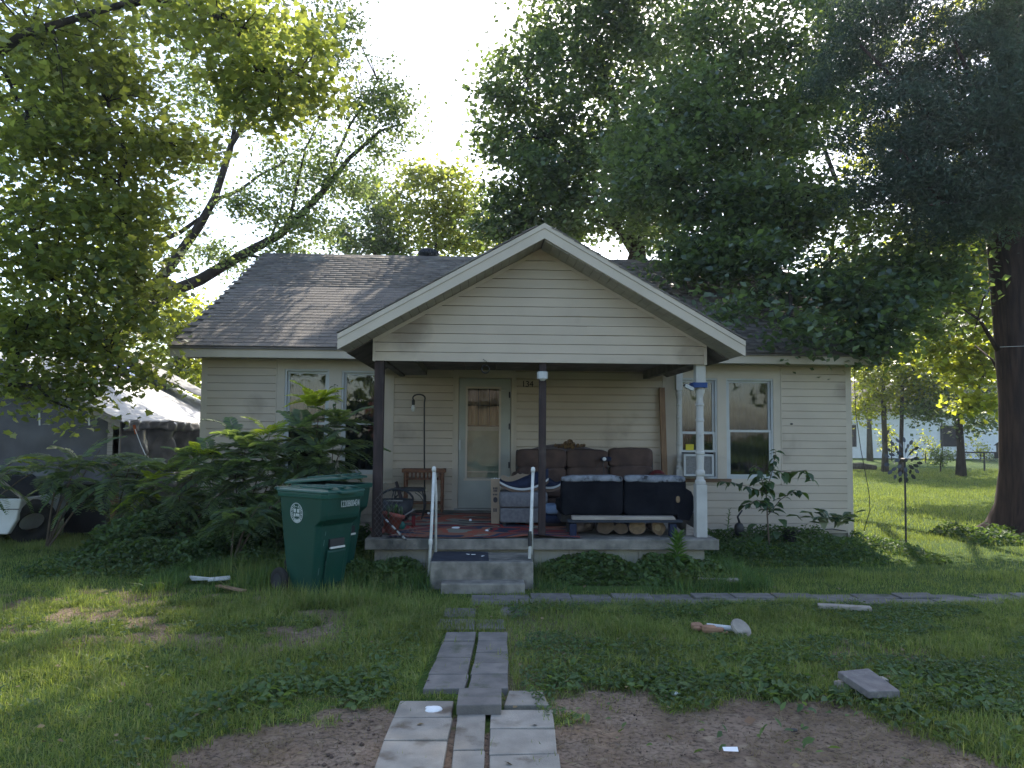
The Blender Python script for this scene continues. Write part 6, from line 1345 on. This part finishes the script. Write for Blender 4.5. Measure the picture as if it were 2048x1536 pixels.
by={o['label'].split(' ')[0]+str(i):o for i,o in enumerate(SH)}; S0,S1,S2,S3,S4,S5,S6=SH
rosette(S0,632,815,10.2,11,True,.95,1,(20,75)); rosette(S0,680,850,10.2,10,False,.9,2); rosette(S0,600,860,10.1,9,False,.95,3); rosette(S0,640,900,10.0,9,False,.9,4)
rosette(S1,535,868,10.1,9,True,.8,5,(15,70)); rosette(S1,500,900,10.0,10,False,1.0,6); rosette(S1,560,905,10.0,10,False,.95,7); rosette(S1,470,870,10.2,8,False,.75,8)
rosette(S2,420,915,10.0,10,False,.95,9); rosette(S2,395,910,9.9,4,True,.8,10); rosette(S2,440,950,9.8,10,False,1.0,11); rosette(S3,330,945,10.3,10,False,1.0,12); rosette(S3,300,960,10.2,4,True,.85,13)
# dark leafy bramble masses below the shrubs
CL0=onz(425,1157,.05)
def mound(name,label,cat,poly_fn,n,x0,x1,y0,y1,hmax,size,m_,shape=OVAL,seed=3):
    xx=rng.uniform(x0,x1,n); yy=rng.uniform(y0,y1,n); hh_=hmax*(.25+.75*fbm(xx,yy,1.3,3,seed))*poly_fn(xx,yy); k=(hh_>.02)&(((xx-CL0[0])/.4)**2+((yy-CL0[1]+.25)/.45)**2>1); xx=xx[k];yy=yy[k];hh_=hh_[k]
    z=gz(xx,yy)+hh_*rng.random(len(xx))**.45
    o=leaves(name,np.stack([xx,yy,z],1),size,shape,m_,None,.6); tag(o,label,cat,kind='stuff'); return o
box_=lambda a,b,c,d,e=.35:(lambda x,y: sstep(a,a+e,x)*sstep(b,b-e,x)*sstep(c,c+e,y)*sstep(d,d-e*.5,y)*sstep(.34,.50,fbm(x,y,2.4,3,61)))
mound('bramble_patch','dark tangled bramble undergrowth below the feathery shrubs','undergrowth',box_(-4.9,-1.3,9.3,11.7),12000,-4.9,-1.3,9.3,11.7,.80,.085,MT['weed'])
mound('ground_cover','low leafy ground cover between the lawn and the left shrubs','ground cover',box_(-5.3,-1.9,8.5,11.2,.5),14000,-5.3,-1.9,8.4,11.2,.42,.055,MT['weed'],seed=8)
mound('ground_cover','low vine ground cover along the foot of the right wall','ground cover',box_(2.75,6.3,9.2,11.9,.8),13000,2.75,6.3,9.2,11.9,.34,.05,MT['weed'],seed=5)
mound('ground_cover','clump of ground ivy at the foot of the cedar trunk','ground cover',box_(7.2,10.5,10.9,12.4,.4),5000,7.2,10.5,10.9,12.4,.30,.07,MT['weed'],seed=15)
mound('porch_weeds','ragged leafy weeds growing against the porch foundation right of the steps','weeds',lambda x,y: sstep(.62,.8,x)*sstep(2.9,2.6,x)*sstep(8.1,8.5,y)*(.35+.9*fbm(x,y*.3,4,2,77)),6500,.6,2.95,8.1,8.72,.40,.060,MT['weedlight'],KITE,seed=21)
mound('porch_weeds','ragged leafy weeds growing between the trash cart and the steps','weeds',lambda x,y: sstep(-2.1,-1.8,x)*sstep(-.46,-.6,x)*sstep(7.9,8.4,y)*(.35+.9*fbm(x,y*.3,4,2,78)),5000,-2.2,-.45,7.9,8.72,.30,.055,MT['weedlight'],KITE,seed=22)
# tall weed by the porch front
def weedplant(label,px_,pyb,pyt,Y,n,L,m_,cat='weed'):
    b=at(px_,pyb,Y); e=at(px_+4,pyt,Y); a=T('tall_weed',label,cat,(b[0],Y,b[2])); rel(MB().tube([b,e],[.008,.004],5),'stem',MT['lilyleaf'],a)
    lm_=MB().add([(0,0,0),(L*.4,L*.13,L*.12),(L,0,-L*.05),(L*.4,-L*.13,L*.12)],[(0,1,2),(0,2,3)]); me=bpy.data.meshes.new('leaf'); me.from_pydata(lm_.v,[],lm_.f); me.materials.append(m_)
    for i in range(n):
        t=.15+.85*i/(n-1); o=link('leaf',me,a,((e[0]-b[0])*t,0,(e[2]-b[2])*t),(random.uniform(-.3,.3),-R(10+45*t)+random.uniform(-.2,.2),i*2.4)); s=1.1-.35*t; o.scale=(s,s,s)
weedplant('bright green tall weed growing up at the right end of the porch front',1352,1140,1072,8.45,44,.17,MT['lilyleaf'])
weedplant('thin upright weed beside the wall right of the porch post',1455,1060,1020,10.6,14,.07,MT['bigleaf'])
# sapling with big leaves
sb=onz(1540,1125); sy0=sb[1]+.9
def bigleafmesh(L,w_):
    mb=MB(); mid=[(0,0,0),(L*.25,0,L*.05),(L*.5,0,L*.06),(L*.78,0,.0),(L,0,-L*.10)]; ws=[0,w_*.42,w_*.5,w_*.3,0]; vs=[];
    for (x,y,z),w2 in zip(mid,ws): vs+=[(x,-w2,z+w2*.28),(x,0,z),(x,w2,z+w2*.28)]
    fs=[]
    for i in range(4): a=i*3; fs+=[(a,a+1,a+4,a+3),(a+1,a+2,a+5,a+4)]
    mb.add(vs,fs); me=bpy.data.meshes.new('leaf'); me.from_pydata(mb.v,[],mb.f); me.materials.append(MT['bigleaf']); me.polygons.foreach_set('use_smooth',[True]*len(me.polygons)); return me
LM=[bigleafmesh(.20,.11),bigleafmesh(.15,.08),bigleafmesh(.11,.055)]
Ys=10.4; 
a=T('leafy_sapling','young sapling with large dark leaves in front of the right wall','sapling',(at(1540,1100,Ys)[0],Ys,0))
br=[[(1540,1120),(1535,1040),(1532,985),(1545,940),(1552,900)],[(1532,985),(1500,975),(1465,965),(1442,962)],[(1545,940),(1580,945),(1612,940),(1625,962)],[(1533,1010),(1515,1000),(1490,1010)],[(1536,1030),(1560,1000),(1590,980),(1606,985)],[(1532,985),(1520,950),(1510,930)]]
for bb in br:
    rel(MB().tube([at(x_,y_,Ys+.1*((x_-1535)/80)) for x_,y_ in bb],list(np.linspace(.014 if bb is br[0] else .008,.003,len(bb))),5),'stem',MT['stick'],a)
lr=random.Random(3)
for bi,bb in enumerate(br):
    npt=36 if bi==0 else 15
    for i in range(npt):
        t=(.32 if bi==0 else .1)+(.9 if bi else .68)*i/(npt-1); t=min(t,1); k=t*(len(bb)-1); j=min(int(k),len(bb)-2); x_=bb[j][0]+(bb[j+1][0]-bb[j][0])*(k-j); y_=bb[j][1]+(bb[j+1][1]-bb[j][1])*(k-j)
        p=at(x_,y_,Ys+.1*((x_-1535)/80)); o=link('leaf',lr.choice(LM if t<.7 else LM[1:]),a,(p[0]-a.location[0],p[1]-Ys,p[2]),(lr.uniform(-.5,.5),R(lr.uniform(5,55)),i*2.4+lr.uniform(-.3,.3)))
for x_,y_ in ((1515,1105),(1555,1118),(1575,1100),(1500,1085),(1530,1075),(1560,1065),(1545,1095),(1520,1050),(1565,1040),(1590,1075)):
    p=at(x_,y_,10.0); o=link('leaf',LM[0],a,(p[0]-a.location[0],-.3,p[2]),(0,R(20),lr.uniform(3,6)))
# climbing stem between the left windows
a=T('climbing_sapling','thin sapling with small oval leaves rising in front of the left window mullion','sapling',(at(665,990,10.9)[0],10.9,0))
stp=[at(662,1000,10.9),at(664,930,10.9),at(668,860,10.9),at(672,800,10.9),at(668,770,10.9)]
rel(MB().tube([(stp[0][0],10.9,0)]+stp,[.01,.008,.007,.006,.004,.003],5),'stem',MT['stick'],a)
for i in range(40):
    t=i/39*3.999; j=int(t); p=Vector(stp[j]).lerp(Vector(stp[j+1]),t-j); o=link('leaf',LM[2] if i>8 else LM[1],a,(p.x-a.location[0],p.y-10.9,p.z),(lr.uniform(-.4,.4),R(lr.uniform(-10,45)),i*2.4)); o.scale=(.8,.9,.8)
# hosta
hc=onz(1660,1110,.1)
a=T('hosta_plant','variegated hosta with white edged leaves at the foot of the right wall','hosta',(at(1655,1090,10.9)[0],10.9,.05))
hm=MB(); hl=.24
hl_=[(0,0,0),(.10,-.045,.07),(.10,.045,.07),(.19,-.04,.06),(.19,.04,.06),(.25,0,.02)]; hm.add(hl_,[(0,1,3,5,4,2)]); hme=bpy.data.meshes.new('leaf'); hme.from_pydata(hm.v,[],hm.f); hme.materials.append(MT['hostagreen'])
em=MB().add([(p[0]*1.0-.0,p[1]*1.28,p[2]-.004) for p in hl_],[(0,1,3,5,4,2)]); eme=bpy.data.meshes.new('leaf_margin'); eme.from_pydata(em.v,[],em.f); eme.materials.append(MT['hostawhite'])
for i in range(26):
    az=i*2.4; r0=lr.uniform(0,.32); up=R(lr.uniform(-50,5)); loc=(r0*math.cos(az)*1.4,r0*math.sin(az)*.5-.15,lr.uniform(.2,.38))
    o=link('leaf',hme,a,loc,(0,up,az)); o2=link('leaf_margin',eme,o)
# plant pot / dark round object near the wall
c=at(1478,1040,11.3); a=T('black_garden_ornament','black curved garden ornament against the wall behind the sapling','ornament',(c[0],11.3,.2)); rel(MB().soft((c[0],11.3,.20),(.14,.12,.20),.8,14,10).tube([(c[0]+.02,11.3,.26),(c[0]-.02,11.3,.38),(c[0]+.05,11.3,.48)],[.02,.014,.012],6),'body',MT['black'],a,smooth=True)
c=at(1580,1075,11.2); a=T('dark_flower_pot','dark round flower pot half hidden by ground cover below the right wall','plant pot',(c[0],11.2,0)); rel(MB().lathe([(.07,0),(.11,.2),(.12,.28),(.10,.28),(.09,.2)],c=(c[0],11.2,-.06),n=14),'pot',MT['black'],a)

# ---------------------------------------------------------------- grass
def blocked(x,y):
    b=((x>-4.2)&(x<5.9)&(y>11.75))|((x>-1.14)&(x<2.62)&(y>8.70))
    b|=(x>-.46)&(x<.62)&(y>8.0)&(y<8.7)
    b|=(x>-6.0)&(x<-4.2)&(y>12.0)|((x<-5.4)&(y>11.95)&(y<18.5))
    return b
def pathclear(x,y):  # 1 where the pavers stay mostly bare
    xl=np.where(y<4.78,-.53+(y-3)*.055,-.365+(y-5)*.095); xr_=np.where(y<4.78,.47-(y-3)*.07,.235+(y-5)*.01)
    p=(x>xl)&(x<xr_)&((y<4.75)|((y>4.83)&(y<6.28)))
    s_=(y>7.34)&(y<7.66)&(x>-.02)
    return p,s_
s0=onz(425,1157,.05); s1=onz(1200,1160); s2=onz(460,1187)
CLEAR=[(s0[0],s0[1]-.15,.28,.26),(s1[0]+.1,s1[1]-.32,.65,.30),(s2[0],s2[1]-.06,.2,.1)]
def grass(name,label,n,reg,h,wd,m_,dfn,lean=.45,tri=False):
    x0,x1,y0,y1=reg; xx=rng.uniform(x0,x1,n); yy=rng.uniform(y0,y1,n)
    # frustum cull with margin
    k=(xx>-.70*yy-.6)&(xx<.76*yy+.6)&~blocked(xx,yy); xx=xx[k];yy=yy[k]
    den=dfn(xx,yy); p,s_=pathclear(xx,yy); tuft=fbm(xx,yy,6,2,33)
    den=np.where(p,np.where(tuft>.74,.35,.006),den); den=np.where(s_,np.where(tuft>.52,.6,.05),den)
    for cx_0,cy_0,rx_0,ry_0 in CLEAR: den=den*(((xx-cx_0)/rx_0)**2+((yy-cy_0)/ry_0)**2>1)
    k=rng.random(len(xx))<den; xx=xx[k];yy=yy[k]; n=len(xx)
    hh_=(h(xx,yy) if callable(h) else h)*rng.uniform(.35,1.35,n)*(.7+.8*fbm(xx,yy,11,2,19)**1.5); az=rng.uniform(0,2*math.pi,n); ln=np.abs(rng.normal(size=n))*lean
    d=np.stack([np.cos(az),np.sin(az)],1); f=rng.uniform(0,2*math.pi,n); wv=np.stack([np.cos(f),np.sin(f)],1)*(wd*rng.uniform(.6,1.3,n))[:,None]
    z=gz(xx,yy)-.01; b=np.stack([xx,yy,z],1)
    def pt(t,w_,s): 
        o=b.copy(); o[:,:2]+=d*(hh_*ln*t*t)[:,None]+wv*w_*s; o[:,2]+=hh_*t*(1-.35*np.minimum(ln,1)*t); return o
    if tri: V=np.stack([pt(0,.5,-1),pt(0,.5,1),pt(1,0,0)],1); Fc=[(0,1,2)]
    else: V=np.stack([pt(0,.5,-1),pt(0,.5,1),pt(.55,.4,1),pt(1,0,0),pt(.55,.4,-1)],1); Fc=[(0,1,2,4),(4,2,3)]
    o=npmesh(name,V,Fc,m_); tag(o,label,'grass',kind='stuff'); return o
def lawn_den(x,y):
    d=dirt(x,y); n=fbm(x,y,2.2,3,40); return np.clip((1-1.15*d),.0,1)*(.55+.75*n)
def hmap(x,y):
    n=fbm(x,y,1.9,3,50); h=.030+.085*n**1.4
    h=h+.16*sstep(7.85,8.3,y)*sstep(.5,.7,x)*sstep(3.2,2.6,x)*(y<8.75)      # along the porch
    h=h+.13*sstep(7.7,8.3,y)*sstep(-.4,-.55,x)*sstep(-3.4,-2.6,x)*(y<9.6)
    h=h+.10*np.exp(-((x+1.5)**2+(y-7.55)**2)/.5)
    return h
grass('lawn_grass','mown front lawn grass around the path and bare patches',330000,(-5.2,5.6,3.3,7.4),hmap,.0062,MT['grass'],lawn_den,lean=.8)
grass('lawn_grass','longer lawn grass between the side path and the house',190000,(-7.5,8.5,7.2,12.2),hmap,.0085,MT['grass'],lambda x,y: np.clip(.9-.8*dirt(x,y)-.6*(x>3)*(y>8.9),0,1),tri=True)
grass('tall_grass','tall dark grass along the porch foundation and trash cart',70000,(-3.4,3.1,7.75,9.4),lambda x,y: .05+.26*fbm(x,y,5,3,60)**1.6,.007,MT['grassdark'],lambda x,y: np.where((x>.62)|(x<-.44),1,0)*sstep(7.75,8.2,y)*.9,lean=.95)
grass('side_lawn_grass','sunlit lawn grass on the side lawn right of the house',260000,(4,26,11.5,32),lambda x,y:.05+.05*fbm(x,y,1,2,70),.016,MT['grass'],lambda x,y: .95+0*x,tri=True)
grass('side_lawn_grass','lawn grass in front of the tarp shed at the left',20000,(-9,-4,10.6,12),.07,.010,MT['grass'],lambda x,y: .9+0*x,tri=True)
def deadden(x,y):
    d=dirt(x,y); return np.clip(.12+.9*d*(fbm(x,y,3,3,81)>.42),0,.9)
grass('dead_grass','dry straw coloured grass lying on the dirt and thatch patches',110000,(-4.5,4.5,3.3,8.2),.035,.0042,MT['straw'],deadden,lean=3,tri=True)
nn=5200; xx=np.concatenate([rng.uniform(.45,3.4,nn),rng.uniform(-1.7,-.5,1200)]); yy=np.concatenate([4.75+rng.normal(size=nn)*.42,4.9+rng.normal(size=1200)*.3]); p,s_=pathclear(xx,yy)
k=(fbm(xx,yy,3.2,3,45)>.47)&~p&(yy>3.7)&(rng.random(len(xx))<1-.9*dirt(xx,yy)); xx=xx[k];yy=yy[k]
o=leaves('edge_weeds',np.stack([xx,yy,gz(xx,yy)+.012+.045*rng.random(len(xx))],1),.052,OVAL,MT['weedlight'],None,.9,.45); tag(o,'broad leaved weeds creeping over the edge of the bare dirt','weeds',kind='stuff')
# broad leaved weeds in the lawn
def weeds(n,reg,sz,label,thr,m_):
    xx=rng.uniform(reg[0],reg[1],n); yy=rng.uniform(reg[2],reg[3],n); p,s_=pathclear(xx,yy); k=(fbm(xx,yy,1.4,3,91)>thr)&~p&~s_&~blocked(xx,yy)&(dirt(xx,yy)<.5)&(rng.random(n)<.9); xx=xx[k];yy=yy[k]
    z=gz(xx,yy)+.02+.035*rng.random(len(xx)); o=leaves('lawn_weeds',np.stack([xx,yy,z],1),sz,OVAL,m_,None,1.3,.5); tag(o,label,'weeds',kind='stuff')
weeds(26000,(.3,4.6,4.4,7.2),.030,'clover and plantain weeds in the lawn right of the path',.42,MT['weed'])
weeds(9000,(-4,-.4,3.4,6.8),.030,'broad leaved weeds scattered in the left lawn',.55,MT['weed'])
# scattered fallen leaves
n=260; xx=rng.uniform(-4,4.5,n); yy=rng.uniform(3.4,8,n); o=leaves('fallen_leaves',np.stack([xx,yy,gz(xx,yy)+.035],1),.035,KITE,MT['straw'],None,1.5); tag(o,'small fallen dry leaves scattered across the lawn and path','leaves',kind='stuff')

# ---------------------------------------------------------------- haze
hz=MB().box(-130,150,-60,112,-1.4,30).build('lens_veil',MT['paper']); hz['kind']='stuff'  # thin scattering volume added to stand in for lens veil glare
hm_=bpy.data.materials.new('thin summer haze'); hm_.use_nodes=True; hn=hm_.node_tree; hn.nodes.remove(hn.nodes['Principled BSDF'])
pv=hn.nodes.new('ShaderNodeVolumePrincipled'); pv.inputs['Density'].default_value=.0008; pv.inputs['Color'].default_value=(.82,.88,1,1); pv.inputs['Anisotropy'].default_value=.5
hn.links.new(pv.outputs[0],hn.nodes['Material Output'].inputs['Volume']); hz.data.materials.clear(); hz.data.materials.append(hm_)

if 0: pass
